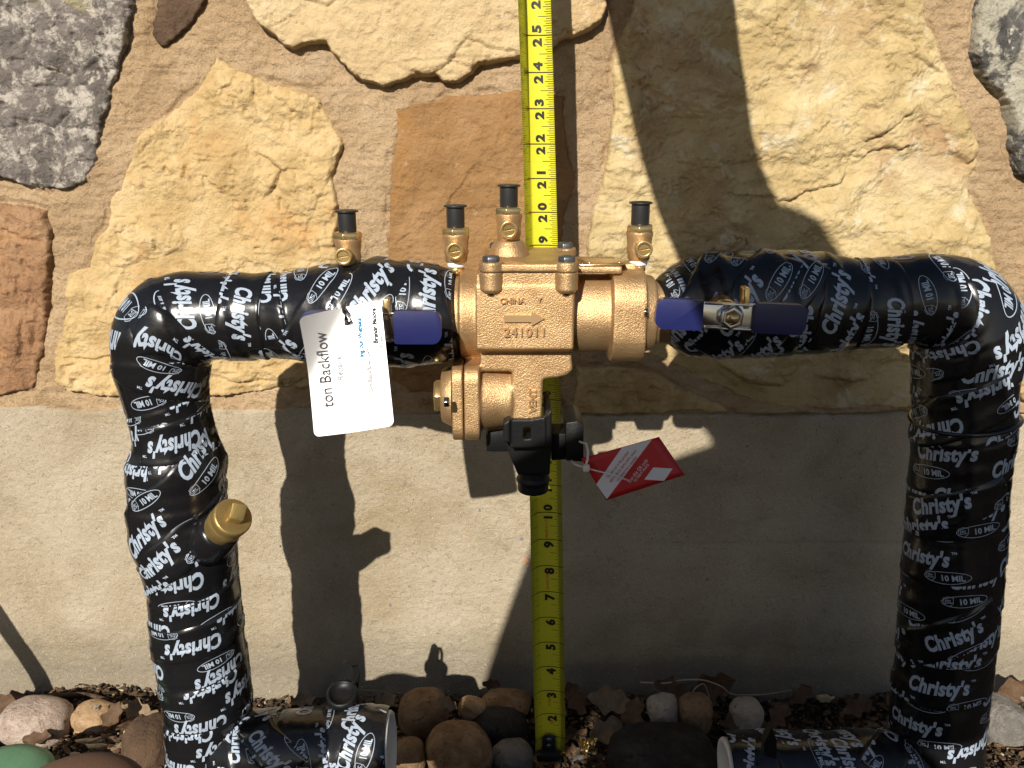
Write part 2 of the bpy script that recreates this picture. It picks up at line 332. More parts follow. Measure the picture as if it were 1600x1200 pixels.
# ledges and cracks: (line in photo px, drop below the line, fall-off, groove depth, groove width)
CR = {
 "tan": [([(178, 450), (192, 420), (217, 410), (238, 410), (254, 401), (276, 395), (308, 402), (325, 395), (341, 382)], .20, .55, .10, .05),
         ([(254, 404), (258, 418), (266, 436)], .10, .3, .08, .05),
         ([(400, 240), (418, 250), (434, 266), (432, 280), (420, 300), (404, 316)], .16, .30, .04, .05),
         ([(394, 120), (394, 150)], .04, .1, .05, .04), ([(480, 148), (489, 170), (487, 196)], .06, .4, .05, .04),
         ([(519, 250), (517, 277), (497, 311), (488, 330)], .06, .4, .04, .05), ([(480, 345), (478, 370), (486, 412)], .05, .3, .05, .04),
         ([(322, 160), (340, 182), (350, 202)], 0, .2, .05, .03), ([(385, 200), (405, 190)], 0, .2, .05, .03),
         ([(188, 299), (215, 303), (246, 310)], .03, .2, .05, .04), ([(280, 325), (300, 318), (318, 322), (340, 330), (365, 327)], .08, .4, .05, .04),
         ([(434, 352), (460, 364)], 0, .2, .06, .03), ([(300, 240), (340, 243), (380, 238), (410, 246)], .05, .5, 0, .04), ([(100, 560), (140, 566), (175, 556)], .10, .3, .08, .05), ([(330, 590), (370, 600), (410, 596)], .08, .4, .05, .05)],
 "cream": [([(650, 112), (668, 118), (690, 108), (703, 96), (712, 82), (728, 62), (745, 66), (770, 76), (800, 78)], .10, .8, .02, .06),
           ([(480, 0), (500, 8), (515, 10), (528, 2)], .05, .3, .05, .04), ([(715, 100), (735, 108), (752, 96)], .08, .3, .03, .05), ([(640, 96), (700, 90), (760, 88)], .05, .4, .0, .05)],
 "brown": [([(622, 378), (650, 358), (677, 342), (692, 326), (722, 284)], .07, .9, .0, .05), ([(612, 330), (615, 400)], .05, .2, .0, .05), ([(690, 172), (745, 194)], .0, .2, .03, .03), ([(600, 170), (700, 158), (806, 150)], -.03, .6, .0, .05)],
 "yellow": [([(1191, 309), (1215, 312), (1240, 316), (1262, 300), (1290, 294), (1315, 290), (1337, 262), (1367, 236), (1397, 232)], .17, .9, .07, .05),
            ([(1360, 217), (1380, 210), (1397, 199), (1420, 180)], .10, .4, .05, .04),
            ([(1418, 276), (1450, 255), (1472, 246), (1499, 244), (1521, 255), (1541, 232)], .22, .9, .09, .06),
            ([(1187, 250), (1189, 275), (1193, 300)], .08, .5, .06, .05), ([(1262, 304), (1280, 322), (1297, 346)], .03, .3, .06, .035), ([(1199, 320), (1208, 334), (1224, 352)], .05, .3, .06, .04),
            ([(1375, 115), (1385, 88), (1394, 72), (1415, 66), (1437, 68), (1461, 94)], -.07, .6, .0, .05), ([(1435, 88), (1460, 104), (1478, 118)], .05, .3, .05, .04),
            ([(1302, 40), (1312, 8)], 0, .2, .08, .04), ([(1315, 38), (1340, 22), (1348, 8)], .05, .3, .04, .04), ([(1440, 170), (1452, 205), (1458, 235)], .06, .4, .03, .05),
            ([(960, 100), (985, 98), (1000, 84)], .05, .3, .03, .04), ([(1004, 276), (1030, 278), (1044, 284)], .04, .3, .04, .03),
            ([(1050, 250), (1110, 262), (1180, 252)], .05, .5, .02, .04), ([(930, 330), (955, 336)], .04, .2, .04, .03), ([(1300, 380), (1325, 400), (1340, 410)], .0, .2, .05, .03),
            ([(1000, 520), (1100, 560), (1170, 600), (1240, 610)], .12, .6, .08, .06), ([(1240, 590), (1340, 600), (1420, 590)], .1, .5, .05, .05)],
 "orange": [([(0, 360), (30, 372), (62, 380)], .06, .4, .05, .04), ([(8, 460), (30, 500), (28, 560)], .07, .4, .06, .05), ([(40, 420), (52, 480), (46, 540)], .06, .3, .05, .05)],
 "grey": [([(60, 100), (100, 118), (130, 108), (148, 92)], .08, .3, .05, .05), ([(20, 195), (60, 190), (78, 200), (100, 180)], .08, .3, .05, .05), ([(120, 130), (132, 128), (146, 100)], .06, .3, .06, .05)],
 "grey2": [], "dark": [],
}
wall = thing("stone_wall", (0, 0, 13.2), "rough sandstone wall of big irregular blocks set in sandy mortar", "wall")
stone_union = np.full(GX.shape, -9.0)
for si, (kind, h0, rel, pts, lab) in enumerate(STONES):
    poly = polypts(pts)
    lo, hi = poly.min(0) - .5, poly.max(0) + .5
    i0, i1 = np.searchsorted(gx, [lo[0], hi[0]]); j0, j1 = np.searchsorted(gz, [lo[1], hi[1]])
    s_ = (slice(j0, j1), slice(i0, i1))
    X, Z = GX[s_], GZ[s_]
    if X.size == 0: continue
    sd = sdist(WX[s_], WZ[s_], poly); stone_union[s_] = np.maximum(stone_union[s_], sd)
    up = sstep(-.02, .09 + .09 * (noise2(X * 1.3, Z * 1.3, si) + 1), sd)
    sh = 11 * si
    body = h0 + rel * .55 * fbm(X * .22 + sh, Z * .22, si, 3)
    fr = fbm(X * .55 + sh, Z * .8, si + 4, 5)
    ter = np.round(fr * 7) / 7
    body = body + rel * (.75 * ter + .35 * fr)                               # bedded, stepped faces
    rg = .35 + .65 * sstep(-.35, .45, noise2(X * .45 + sh, Z * .5, si + 50) + .4 * noise2(X * 1.3, Z * 1.3 + sh, si + 51))
    body = body + rg * .050 * ridged(X * 1.7 + sh, Z * 2.2, si + 2, 4) + rg * (.034 if kind not in ('brown', 'cream') else .018) * fbm(X * 6, Z * 6 + sh, si + 9, 4) + .020 * ridged(X * 5.1, Z * 4.3 + sh, si + 17, 3) * sstep(-.2, .5, noise2(X * .9 + sh, Z * .9, si + 40))
    pit = noise2(X * 3.1 + sh, Z * 3.7, si + 20); body = body - .10 * sstep(.60, .78, pit) * (kind in ("tan", "grey", "orange"))
    jn = noise2(X * 1.1 + sh, Z * 1.3, si + 33) + .5 * noise2(X * 2.9, Z * 3.1 + sh, si + 34) + .2 * noise2(X * 8, Z * 8, si + 35)     # thin natural joints
    body = body - .10 * np.exp(-(jn / .04) ** 2) * sstep(.0, .5, noise2(X * .7, Z * .7 + sh, si + 36)) * (kind not in ('brown',))
    if kind in ("grey", "grey2", "orange"): body = body + .06 * ridged(X * 3.0, Z * 1.6 + sh, si + 13, 4)
    body = body - .05 * sstep(.5, 0, sd) * (1 + .6 * noise2(X * 1.1, Z * 1.1, si + 30))
    if kind == 'cream': body = body + .05 * sstep(.9, 0, sd)
    for line, drop, fall, gd, gw in (CR[kind] if lab != "thin tan stone under the yellow stone, above the foundation" and "right edge" not in lab and "sliver" not in lab else []):
        L = polypts(line); d, side = linefield(WX[s_], WZ[s_], L)
        body = body - drop * np.exp(-(d / fall) ** 1.2) * sstep(.3, -.3, side * np.minimum(d / .06, 1)) - 1.5 * gd * np.exp(-(d / (gw * 1.15)) ** 2)
    H = -.45 + (np.maximum(body, .03) + .45) * up
    V, F = grid_mesh(X, Z, H, sd > -.03)
    o = mk("stone", V, F, M[kind], wall); o['label'] = lab
mh = -.04 + .05 * fbm(GX * .35, GZ * .35, 40, 4) + .085 * fbm(GX * 1.7, GZ * 2.4, 41, 4) + .030 * fbm(GX * 8, GZ * 8, 44, 3) + .03 * ridged(GX * .6 + .7 * GZ, GZ * 5, 46, 2) + .022 * ridged(GX * 3, GZ * 3, 49, 3)
mh = mh + .05 * sstep(-1.2, -.1, stone_union) - .10 * sstep(-.12, .02, stone_union) * sstep(-.2, .5, noise2(GX * 1.3, GZ * 1.3, 48))
mh = mh - .05 * sstep(-.9, .05, stone_union) * (.3 + noise2(GX * .8, GZ * .8, 45)) - .30 * sstep(.10, .5, stone_union)
mh = mh - .5 * sstep(12.25, 12.05, GZ + .12 * fbm(GX * .9, GZ * 0, 47, 3))
V, F = grid_mesh(GX, GZ, mh); mk("mortar", V, F, M['mortar'], wall)

# foundation
gs = .07
fx = np.arange(-24, 24, gs); fz = np.arange(-4.5, 12.55, gs); FX, FZ = np.meshgrid(fx, fz)
top = 12.2 - .012 * FX + .20 * fbm(FX * .5, FX * 0, 51, 5)
fh = .10 + .012 * fbm(FX * 3, FZ * 5, 52, 4) + .012 * fbm(FX * 7, FZ * 7, 60, 2) + .03 * fbm(FX * .3, FZ * .5, 53, 3)
fh = fh + .035 * sstep(-.04, .04, FZ - (6.93 + .03 * noise2(FX * .8, FZ * 0, 3))) * sstep(3, 6, FX) + .03 * sstep(-.2, .2, FZ - (2.2 + .25 * noise2(FX * .5, FZ * 0, 4)))
pits = noise2(FX * 6.3, FZ * 6.3, 56); fh = fh - .05 * sstep(.86, .97, pits)
lump = sstep(1.0, -.1, FZ + .35 * fbm(FX * .6, FZ * .6, 57, 4)); fh = fh + .16 * lump + .05 * lump * fbm(FX * 3, FZ * 3, 58, 4)
fh = fh - .6 * sstep(-.03, .05, FZ - top)
V, F = grid_mesh(FX, FZ, fh)
fnd = mk("foundation", V, F, M['concrete']); tag(fnd, "pale rough concrete foundation under the stone wall", "foundation")
def fleck(px_, py_, wpx, hpx, c, lab, seed):
    q = P(px_, py_, WY - .13); k = .62 * depth(q) / FPX; R = np.random.RandomState(seed); n = 9; t = np.arange(n) / n * 2 * np.pi; rr_ = 1 + .45 * (R.rand(n) - .5)
    a = np.stack([wpx * k / 2 * rr_ * np.cos(t), np.zeros(n), hpx * k / 2 * rr_ * np.sin(t)], 1); V = np.concatenate([a + [0, .2, 0], a + [0, -.05, 0]]) + q
    o = mk("paint_fleck", V, [tuple(range(2 * n - 1, n - 1, -1))] + [(i, (i + 1) % n, n + (i + 1) % n, n + i) for i in range(n)], simple("fleck_paint", c, .8), fnd, False); o['label'] = lab
for i_, a_ in enumerate([(815, 842, 10, 9, (.17, .19, .20), "grey blue fleck beside the rule"), (822, 875, 13, 15, (.50, .27, .15), "orange fleck beside the rule"), (749, 797, 5, 9, (.20, .21, .17), "grey fleck below the bronze valve"),
    (609, 945, 6, 8, (.20, .22, .22), "grey fleck right of the pipe shadow"), (703, 1007, 10, 9, (.25, .25, .21), "dull fleck near the ground"), (727, 829, 14, 5, (.42, .30, .17), "tan smear below the valve"), (438, 853, 4, 4, (.12, .12, .10), "dark speck"),
    (1172, 745, 5, 4, (.5, .45, .36), "pale speck in the big shadow"), (1105, 905, 6, 5, (.2, .18, .14), "dark speck in the big shadow")]): fleck(*a_, 60 + i_)
# wall core behind, so that the wall has a real body
def box(x0, x1, y0, y1, z0, z1):
    V = [(x, y, z) for x in (x0, x1) for y in (y0, y1) for z in (z0, z1)]
    F = [(0, 1, 3, 2), (4, 6, 7, 5), (0, 4, 5, 1), (2, 3, 7, 6), (0, 2, 6, 4), (1, 5, 7, 3)]
    return V, F
V, F = box(-23.9, 23.9, WY + .6, WY + 8, -3, 29.5); mk("wall_core", V, F, M['mortar'], wall, False)

# ------------------------------------------------------------------ ground
gx2 = np.arange(-60, 60.1, .35); gy2 = np.concatenate([np.arange(-70, -12, .8), np.arange(-12, 3.6, .12)])
# fine in front of the camera, coarse elsewhere
gx2 = np.concatenate([np.arange(-80, -21, 1.5), np.arange(-21, 21, .13), np.arange(21, 80, 1.5)])
AX, AY = np.meshgrid(gx2, gy2)
def ground_z(x, y):
    x = np.asarray(x, float); y = np.asarray(y, float)
    z = -.30 + .30 * fbm(x * .25, y * .25, 31, 3) + 1.5 * sstep(1.5, -6, y)
    z = z + 1.0 * np.exp(-((x + 13.2) / 2.2) ** 2 - ((y + 1.0) / 1.8) ** 2) + .45 * np.exp(-((x + 17) / 3.0) ** 2 - ((y - 2.6) / 1.0) ** 2)
    z = z - .5 * np.exp(-((x - 1) / 2.2) ** 2 - ((y + 1.0) / 1.5) ** 2)
    return z
AZ = ground_z(AX, AY) + (.14 * fbm(AX * 2.2, AY * 2.2, 33, 4) + .07 * ridged(AX * 5, AY * 5, 35, 3))
idx = np.arange(AX.size).reshape(AX.shape)
Q = np.stack([idx[:-1, :-1], idx[:-1, 1:], idx[1:, 1:], idx[1:, :-1]], -1).reshape(-1, 4)
g = mk("ground", np.stack([AX.ravel(), AY.ravel(), AZ.ravel()], 1), Q, M['soil'], origin=np.zeros(3)); tag(g, kind="structure")
V, F = box(-4000, 4000, -4000, -69.5, -.6, 0.45); g2 = mk("lawn_ground", V, F, simple("far_ground", (.10, .085, .05), .95, vary=.3, vscale=3), None, False); tag(g2, kind="structure")

# ------------------------------------------------------------------ primitive builders (inches)
def orient(V, axis, at):
    """V built about +Z, turned so that +Z becomes axis, moved to at"""
    q = Vector((0, 0, 1)).rotation_difference(Vector(axis).normalized()).to_matrix()
    return np.asarray(V) @ np.array(q).T + np.asarray(at)
def lathe(prof, n=48, axis=(0, 0, 1), at=(0, 0, 0), phase=0.0, flat=None):
    """prof: (r, z) from bottom to top, closed at both ends"""
    V = []; F = []
    a = np.arange(n) / n * 2 * np.pi + phase
    for r, z in prof: V += [(r * np.cos(t), r * np.sin(t), z) for t in a]
    for i in range(len(prof) - 1):
        for j in range(n):
            k = (j + 1) % n; F.append((i * n + j, i * n + k, (i + 1) * n + k, (i + 1) * n + j))
    F.append(tuple(range(n))[::-1]); F.append(tuple((len(prof) - 1) * n + j for j in range(n)))
    return orient(V, axis, at), F
def tube(path, r, n=10, closed=False):
    p = np.asarray(path, float); m = len(p); r = np.broadcast_to(np.asarray(r, float), (m,))
    T = np.gradient(p, axis=0); T /= np.linalg.norm(T, axis=1)[:, None] + 1e-9
    ref = np.array([0, 0, 1.0]) if abs(T[0, 2]) < .8 else np.array([1.0, 0, 0])
    V = []; 
    for i in range(m):
        u = ref - T[i] * (ref @ T[i]); u /= np.linalg.norm(u); ref = u; v = np.cross(T[i], u)
        for k in range(n):
            a = 2 * np.pi * k / n; V.append(p[i] + r[i] * (np.cos(a) * u + np.sin(a) * v))
    F = [(i * n + j, i * n + (j + 1) % n, (i + 1) * n + (j + 1) % n, (i + 1) * n + j) for i in range(m - 1) for j in range(n)]
    if not closed: F += [tuple(range(n))[::-1], tuple((m - 1) * n + j for j in range(n))]
    return np.array(V), F
def prism(poly, axis, at, h, u=None):
    """polygon (list of 2D) extruded by h along axis; u = in-plane x direction"""
    ax = Vector(axis).normalized(); u = Vector(u).normalized() if u is not None else ax.orthogonal().normalized(); v = ax.cross(u)
    at = Vector(at); n = len(poly); V = []
    for k in (0, h):
        for x, y in poly: V.append(tuple(at + ax * k + u * x + v * y))
    F = [tuple(range(n))[::-1], tuple(range(n, 2 * n))] + [(i, (i + 1) % n, n + (i + 1) % n, n + i) for i in range(n)]
    return V, F
def join(parts):
    V = []; F = []
    for v, f in parts:
        k = len(V); V += [tuple(x) for x in v]; F += [tuple(i + k for i in q) for q in f]
    return np.array(V), F
def rrect(w_, h_, r, n=5):
    pts = []
    for cx, cy, a0 in ((w_ / 2 - r, h_ / 2 - r, 0), (-w_ / 2 + r, h_ / 2 - r, 90), (-w_ / 2 + r, -h_ / 2 + r, 180), (w_ / 2 - r, -h_ / 2 + r, 270)):
        for i in range(n + 1):
            a = math.radians(a0 + 90 * i / n); pts.append((cx + r * math.cos(a), cy + r * math.sin(a)))
    return pts
def bevelled(name, V, F, mat, parent=None, w_=.02, seg=2, smooth=True):
    o = mk(name, V, F, mat, parent, False)
    b = o.modifiers.new("bevel", 'BEVEL'); b.width = w_ * IN; b.segments = seg; b.limit_method = 'ANGLE'; b.angle_limit = math.radians(35)
    dg = bpy.context.evaluated_depsgraph_get(); me = bpy.data.meshes.new_from_object(o.evaluated_get(dg))
    old = o.data; o.modifiers.clear(); o.data = me; bpy.data.meshes.remove(old)
    bm = bmesh.new(); bm.from_mesh(me); bmesh.ops.recalc_face_normals(bm, faces=bm.faces); bm.to_mesh(me); bm.free()
    me.polygons.foreach_set("use_smooth", np.ones(len(me.polygons), bool))
    me.set_sharp_from_angle(angle=math.radians(38))
    return o
def remeshed(name, V, F, mat, parent, vox, smooth_it=4):
    o = mk(name, V, F, mat, parent, False)
    bm = bmesh.new(); bm.from_mesh(o.data); bmesh.ops.recalc_face_normals(bm, faces=bm.faces); bm.to_mesh(o.data); bm.free()
    r = o.modifiers.new("r", 'REMESH'); r.mode = 'VOXEL'; r.voxel_size = vox * IN
    s = o.modifiers.new("s", 'SMOOTH'); s.iterations = smooth_it; s.factor = .5
    dg = bpy.context.evaluated_depsgraph_get(); me = bpy.data.meshes.new_from_object(o.evaluated_get(dg))
    old = o.data; o.modifiers.clear(); o.data = me; bpy.data.meshes.remove(old)
    me.polygons.foreach_set("use_smooth", np.ones(len(me.polygons), bool))
    return o

# ------------------------------------------------------------------ lettering
def text2d(s, size=1.0, bold=0.0, shear=0.0, sx=1.0, cell=.14, align='LEFT', space=1.0, res=2):
    """flat lettering as (verts (n,2), faces), already cut into small cells so that it can follow a curve"""
    cu = bpy.data.curves.new("t", 'FONT'); cu.body = s; cu.size = size; cu.offset = bold; cu.shear = shear; cu.resolution_u = res
    cu.align_x = align; cu.space_character = space; cu.fill_mode = 'FRONT'
    o = bpy.data.objects.new("t", cu); col.objects.link(o)
    dg = bpy.context.evaluated_depsgraph_get(); me = bpy.data.meshes.new_from_object(o.evaluated_get(dg))
    bm = bmesh.new(); bm.from_mesh(me)
    for v in bm.verts: v.co.x *= sx
    if cell: cutcells(bm, cell)
    V = np.array([(v.co.x, v.co.y) for v in bm.verts]); bm.verts.index_update(); F = [tuple(v.index for v in f.verts) for f in bm.faces]
    bm.free(); bpy.data.objects.remove(o); bpy.data.curves.remove(cu); bpy.data.meshes.remove(me)
    return V, F
def cutcells(bm, cell):
    xs = [v.co.x for v in bm.verts]; ys = [v.co.y for v in bm.verts]
    if not xs: return
    for ax, lo, hi in ((0, min(xs), max(xs)), (1, min(ys), max(ys))):
        k = math.ceil(lo / cell) * cell
        while k < hi:
            no = (1, 0, 0) if ax == 0 else (0, 1, 0); co = (k, 0, 0) if ax == 0 else (0, k, 0)
            bmesh.ops.bisect_plane(bm, geom=bm.verts[:] + bm.edges[:] + bm.faces[:], plane_co=co, plane_no=no, dist=1e-6); k += cell
def outline2d(pts, wdt):
    p = np.asarray(pts, float); n = len(p); d = np.roll(p, -1, 0) - np.roll(p, 1, 0); nn = np.stack([d[:, 1], -d[:, 0]], 1); nn /= np.linalg.norm(nn, axis=1)[:, None] + 1e-9
    V = np.concatenate([p - nn * wdt / 2, p + nn * wdt / 2]); F = [(i, (i + 1) % n, n + (i + 1) % n, n + i) for i in range(n)]
    return V, F
def tri_norm(V):  return V
def glyph(kind):
    if kind == 'name':
        V, F = text2d("Christy's", .60, .026, .36, .68, space=1.07, res=3)
        h = V[:, 1].max(); a, b = text2d("TM", .10, .004, 0, 1.0, cell=.2); a = a + [V[:, 0].max() + .05, h - .10]
        return np.concatenate([V, a]), F + [tuple(i + len(V) for i in f) for f in b]
    parts = []
    L, Hh = 1.12, .36                                             # the oval with 10 MIL and a shield
    t = np.linspace(0, 2 * np.pi, 40, endpoint=False)
    parts.append(outline2d(np.stack([L / 2 + L / 2 * np.cos(t), Hh / 2 + Hh / 2 * np.sin(t)], 1), .018))
    a, f = text2d("10 MIL", .24, .008, 0, .85); a = a + [.40, .095]; parts.append((a, f))
    sh = [(.05, .10), (.05, .30), (.17, .345), (.29, .30), (.27, .14), (.17, .04)]
    parts.append(outline2d(sh, .014))
    a, f = text2d("JTC", .11, .004, 0, .8, cell=.3); a = a + [.085, .17]; parts.append((a, f))
    parts.append(outline2d([(.06, .135), (.28, .165), (.28, .155), (.06, .125)], .006))
    V = []; F = []
    for v, f in parts:
        k = len(V); V += [tuple(x) for x in v]; F += [tuple(i + k for i in q) for q in f]
    return np.array(V), F
GLY = {k: glyph(k) for k in ('name', 'oval')}
NAME_L = GLY['name'][0][:, 0].max()
def band_print(L, W, seed, flip=0.0, period=None):
    """printed pattern of a band of wrap tape: length L, visible width W; clipped at the band's edges"""
    R = random.Random(seed); V = []; F = []
    rows = []; b = R.uniform(-.30, .05)
    k = 0
    while b < W:
        rows.append((b, k)); b += R.choice([.54, .60, .66]); k += 1
    fl = R.random() < flip
    for b, k in rows:
        a = -R.uniform(0, 1.5); j = k
        while a < L:
            kd = 'name' if j % 2 == 0 else 'oval'
            gv, gf = GLY[kd]; w_ = gv[:, 0].max()
            q = gv + [a, b + (.06 if kd == 'oval' else 0)]
            n0 = len(V); V += [tuple(x) for x in q]; F += [tuple(i + n0 for i in f) for f in gf]
            a += w_ + R.uniform(.55, 1.1); j += 1
    bm = bmesh.new(); vs = [bm.verts.new((x, y, 0)) for x, y in V]
    for f in F:
        try: bm.faces.new([vs[i] for i in f])
        except ValueError: pass
    for co, no in (((0, .015, 0), (0, -1, 0)), ((0, W - .015, 0), (0, 1, 0)), ((0.02, 0, 0), (-1, 0, 0)), ((L - .02, 0, 0), (1, 0, 0))):
        bmesh.ops.bisect_plane(bm, geom=bm.verts[:] + bm.edges[:] + bm.faces[:], plane_co=co, plane_no=no, clear_outer=True, dist=1e-6)
    V = np.array([(v.co.x, v.co.y) for v in bm.verts]); bm.verts.index_update(); F = [tuple(v.index for v in f.verts) for f in bm.faces]; bm.free()
    if fl and len(V): V = np.stack([L - V[:, 0], W - V[:, 1]], 1)
    return V, F

# ------------------------------------------------------------------ taped, insulated pipes
class Pipe:
    def __init__(self, ctrl, R=1.27, pitch=1.45, seed=1, flip=.2, amp=1.0, slant=1):
        c = [np.append(P(x, y, Y), rp * depth(P(x, y, Y)) / FPX) for x, y, rp, Y in ctrl]
        c = np.array(c); t = np.concatenate([[0], np.cumsum(np.linalg.norm(np.diff(c[:, :3], axis=0), axis=1))])
        # Catmull-Rom through the stations
        out = []
        n = len(c)
        for i in range(n - 1):
            p0, p1, p2, p3 = c[max(i - 1, 0)], c[i], c[i + 1], c[min(i + 2, n - 1)]
            h = t[i + 1] - t[i]; m1 = (p2 - p0) / (t[i + 1] - t[max(i - 1, 0)] + 1e-9) * h; m2 = (p3 - p1) / (t[min(i + 2, n - 1)] - t[i] + 1e-9) * h
            for u in np.linspace(0, 1, max(3, int(h / .05)), endpoint=False):
                out.append((2 * u ** 3 - 3 * u ** 2 + 1) * p1 + (u ** 3 - 2 * u ** 2 + u) * m1 + (-2 * u ** 3 + 3 * u ** 2) * p2 + (u ** 3 - u ** 2) * m2)
        out.append(c[-1]); out = np.array(out)
        self.s = np.concatenate([[0], np.cumsum(np.linalg.norm(np.diff(out[:, :3], axis=0), axis=1))]); self.L = self.s[-1]
        self.C = out[:, :3]; self.r = out[:, 3]
        T = np.gradient(self.C, self.s, axis=0); 
        k = np.ones(9) / 9
        T = np.stack([np.convolve(np.pad(T[:, i], 4, mode='edge'), k, 'valid') for i in range(3)], 1)
        self.T = T / np.linalg.norm(T, axis=1)[:, None]
        self.R = R; self.p = pitch; self.al = math.asin(pitch / (2 * math.pi * R)) * slant; self.seed = seed; self.amp = amp; self.flip = flip
    def at(self, s): return np.stack([np.interp(s, self.s, self.C[:, i]) for i in range(3)], -1)
    def disp(self, s, th):
        u = th * self.R; ca, sa = math.cos(self.al), math.sin(self.al)
        b = u * sa - (s - self.L) * ca; a = -u * ca - (s - self.L) * sa
        f = (b / self.p) % 1.0
        d = .045 * (1 - f) - .045 * sstep(.05, 0, f)
        cx, cy = np.cos(th), np.sin(th)
        d = d + self.amp * (.035 * noise3(s * .9 + self.seed, cx * .9 + 7, cy * .9 + 5) + .012 * noise3(s * 2.6, cx * 2 + 3, cy * 2 + self.seed))
        d = d + self.amp * (.020 * noise2(a * .35 + self.seed, b * 3.2, self.seed) + .016 * np.exp(-(noise2(a * .5, b * 1.7 + 9, self.seed + 5) / .10) ** 2) * sstep(.1, .5, noise2(a * .3, b * .6, self.seed + 7)))
        return d
    def surf(self, s, th, off=0.0, raw=False):
        s = np.asarray(s, float); th = np.asarray(th, float)
        C = self.at(s); T = np.stack([np.interp(s, self.s, self.T[:, i]) for i in range(3)], -1)
        ref = np.array([0, -1.0, 0]); B = np.cross(T, ref); B /= np.linalg.norm(B, axis=-1)[..., None] + 1e-9
        N = np.cross(B, T)                                          # towards the camera
        r = np.interp(s, self.s, self.r) + self.disp(s, th) + off
        return C + r[..., None] * (np.cos(th)[..., None] * N + np.sin(th)[..., None] * B)
    def body(self, parent, name="wrap", n=120, cap=(True, True)):
        ss = np.arange(0, self.L, .07); ss = np.append(ss, self.L); tt = np.linspace(-np.pi, np.pi, n, endpoint=False)
        S_, T_ = np.meshgrid(ss, tt, indexing='ij'); V = self.surf(S_, T_).reshape(-1, 3)
        m = len(ss); i = np.arange(m - 1)[:, None] * n; j = np.arange(n)[None, :]; jn = (j + 1) % n
        F = np.stack([i + j, i + jn, i + n + jn, i + n + j], -1).reshape(-1, 4)
        # rounded closed ends
        extra = []; base = len(V)
        FF = [tuple(x) for x in F]
        for e, flag in ((0, cap[0]), (1, cap[1])):
            if not flag: continue
            s0 = 0 if e == 0 else self.L; c = self.at(np.array(s0)); T = self.T[0] * -1 if e == 0 else self.T[-1]
            ring = np.arange(n) + (0 if e == 0 else (m - 1) * n); prev = ring
            rr = V[ring] - c
            for q in (.35, .7, .95):
                cur = base + len(extra) + np.arange(n)
                extra += [tuple(c + rr[k] * math.cos(q * math.pi / 2) * 1.0 + T * .28 * math.sin(q * math.pi / 2)) for k in range(n)]
                FF += [(int(prev[k]), int(prev[(k + 1) % n]), int(cur[(k + 1) % n]), int(cur[k])) if e else (int(prev[k]), int(cur[k]), int(cur[(k + 1) % n]), int(prev[(k + 1) % n])) for k in range(n)]
                prev = cur
            FF.append(tuple(int(x) for x in (prev[::-1] if e == 0 else prev)))
        V = np.concatenate([V, np.array(extra)]) if extra else V
        o = mk(name, V, FF, M['vinyl'], parent)
        return o
    def print_(self, parent, name="printing"):
        ca, sa = math.cos(self.al), math.sin(self.al); Ltape = self.L / abs(sa) + 2
        V, F = [], []
        R = random.Random(self.seed); a0 = 0.0; 
        while a0 < Ltape:
            seg = R.uniform(14, 30); v, f = band_print(seg, self.p, R.randint(0, 9999), self.flip)
            if len(v):
                k = len(V); V += [(x + a0, y) for x, y in v]; F += [tuple(i + k for i in q) for q in f]
            a0 += seg
        V = np.array(V)
        u = -V[:, 0] * ca + V[:, 1] * sa; s = self.L - V[:, 0] * sa * 1.0 - V[:, 1] * ca
        if sa < 0: s = V[:, 0] * -sa - V[:, 1] * ca + self.p
        th = u / self.R
        ok = (s > .02) & (s < self.L - .02)
        F = [f for f in F if all(ok[i] for i in f)]
        thm = (th + np.pi) % (2 * np.pi) - np.pi
        W = self.surf(s, thm, .012)
        used = sorted({i for f in F for i in f}); mp = {i: k for k, i in enumerate(used)}
        return tag(mk(name, W[used], [tuple(mp[i] for i in f) for f in F], M['print'], parent), kind="stuff")
    def find(self, px, py):
        if not hasattr(self, '_g'):
            S_, T_ = np.meshgrid(np.arange(0, self.L, .06), np.linspace(-1.5, 1.5, 90), indexing='ij')
            self._g = (S_, T_, *project(self.surf(S_, T_)))
        S_, T_, X, Y = self._g; k = np.argmin((X - px) ** 2 + (Y - py) ** 2)
        return S_.ravel()[k], T_.ravel()[k]
    def strip(self, parent, p0, p1, W=1.9, off=.035, seed=1, flip=0.0, ext=.3, withprint=True):
        """a separate length of tape laid across the wrap from photo spot p0 to p1"""
        s0, t0 = self.find(*p0); s1, t1 = self.find(*p1)
        A = np.array([t0 * self.R, s0]); B = np.array([t1 * self.R, s1]); d = B - A; L = np.linalg.norm(d); d /= L
        A = A - d * ext; L += 2 * ext; nrm = np.array([-d[1], d[0]])
        # text must not read mirrored: the surface seen from outside has theta x s handedness fixed by the frame
        T0 = self.T[np.searchsorted(self.s, s0) - 1]; Bv = np.cross(T0, [0, -1.0, 0]); hand = np.sign(np.cross(Bv, T0)[1] * -1)
        nrm = nrm * (hand if hand else 1)
        na, nb = max(6, int(L / .08)), max(6, int(W / .08))
        aa, bb = np.meshgrid(np.linspace(0, L, na), np.linspace(-W / 2, W / 2, nb), indexing='ij')
        wob = .05 * noise2(aa * 1.5, np.sign(bb) * 3.0, seed)
        def mapf(a, b, o_):
            q = A[None, :] + a.reshape(-1, 1) * d + (b.reshape(-1, 1)) * nrm
            s = np.clip(q[:, 1], .01, self.L - .01); th = q[:, 0] / self.R
            return self.surf(s, th, o_)
        e = np.minimum(W / 2 - np.abs(bb), np.minimum(aa, L - aa)); o_ = off * sstep(-.001, .05, e) - .03 * sstep(.03, 0, e) + .01 * noise2(aa * .8, bb * 4, seed + 3)
        bb2 = bb + wob * (np.abs(bb) / (W / 2))
        V = mapf(aa.ravel(), bb2.ravel(), o_.ravel()); ix = np.arange(na * nb).reshape(na, nb)
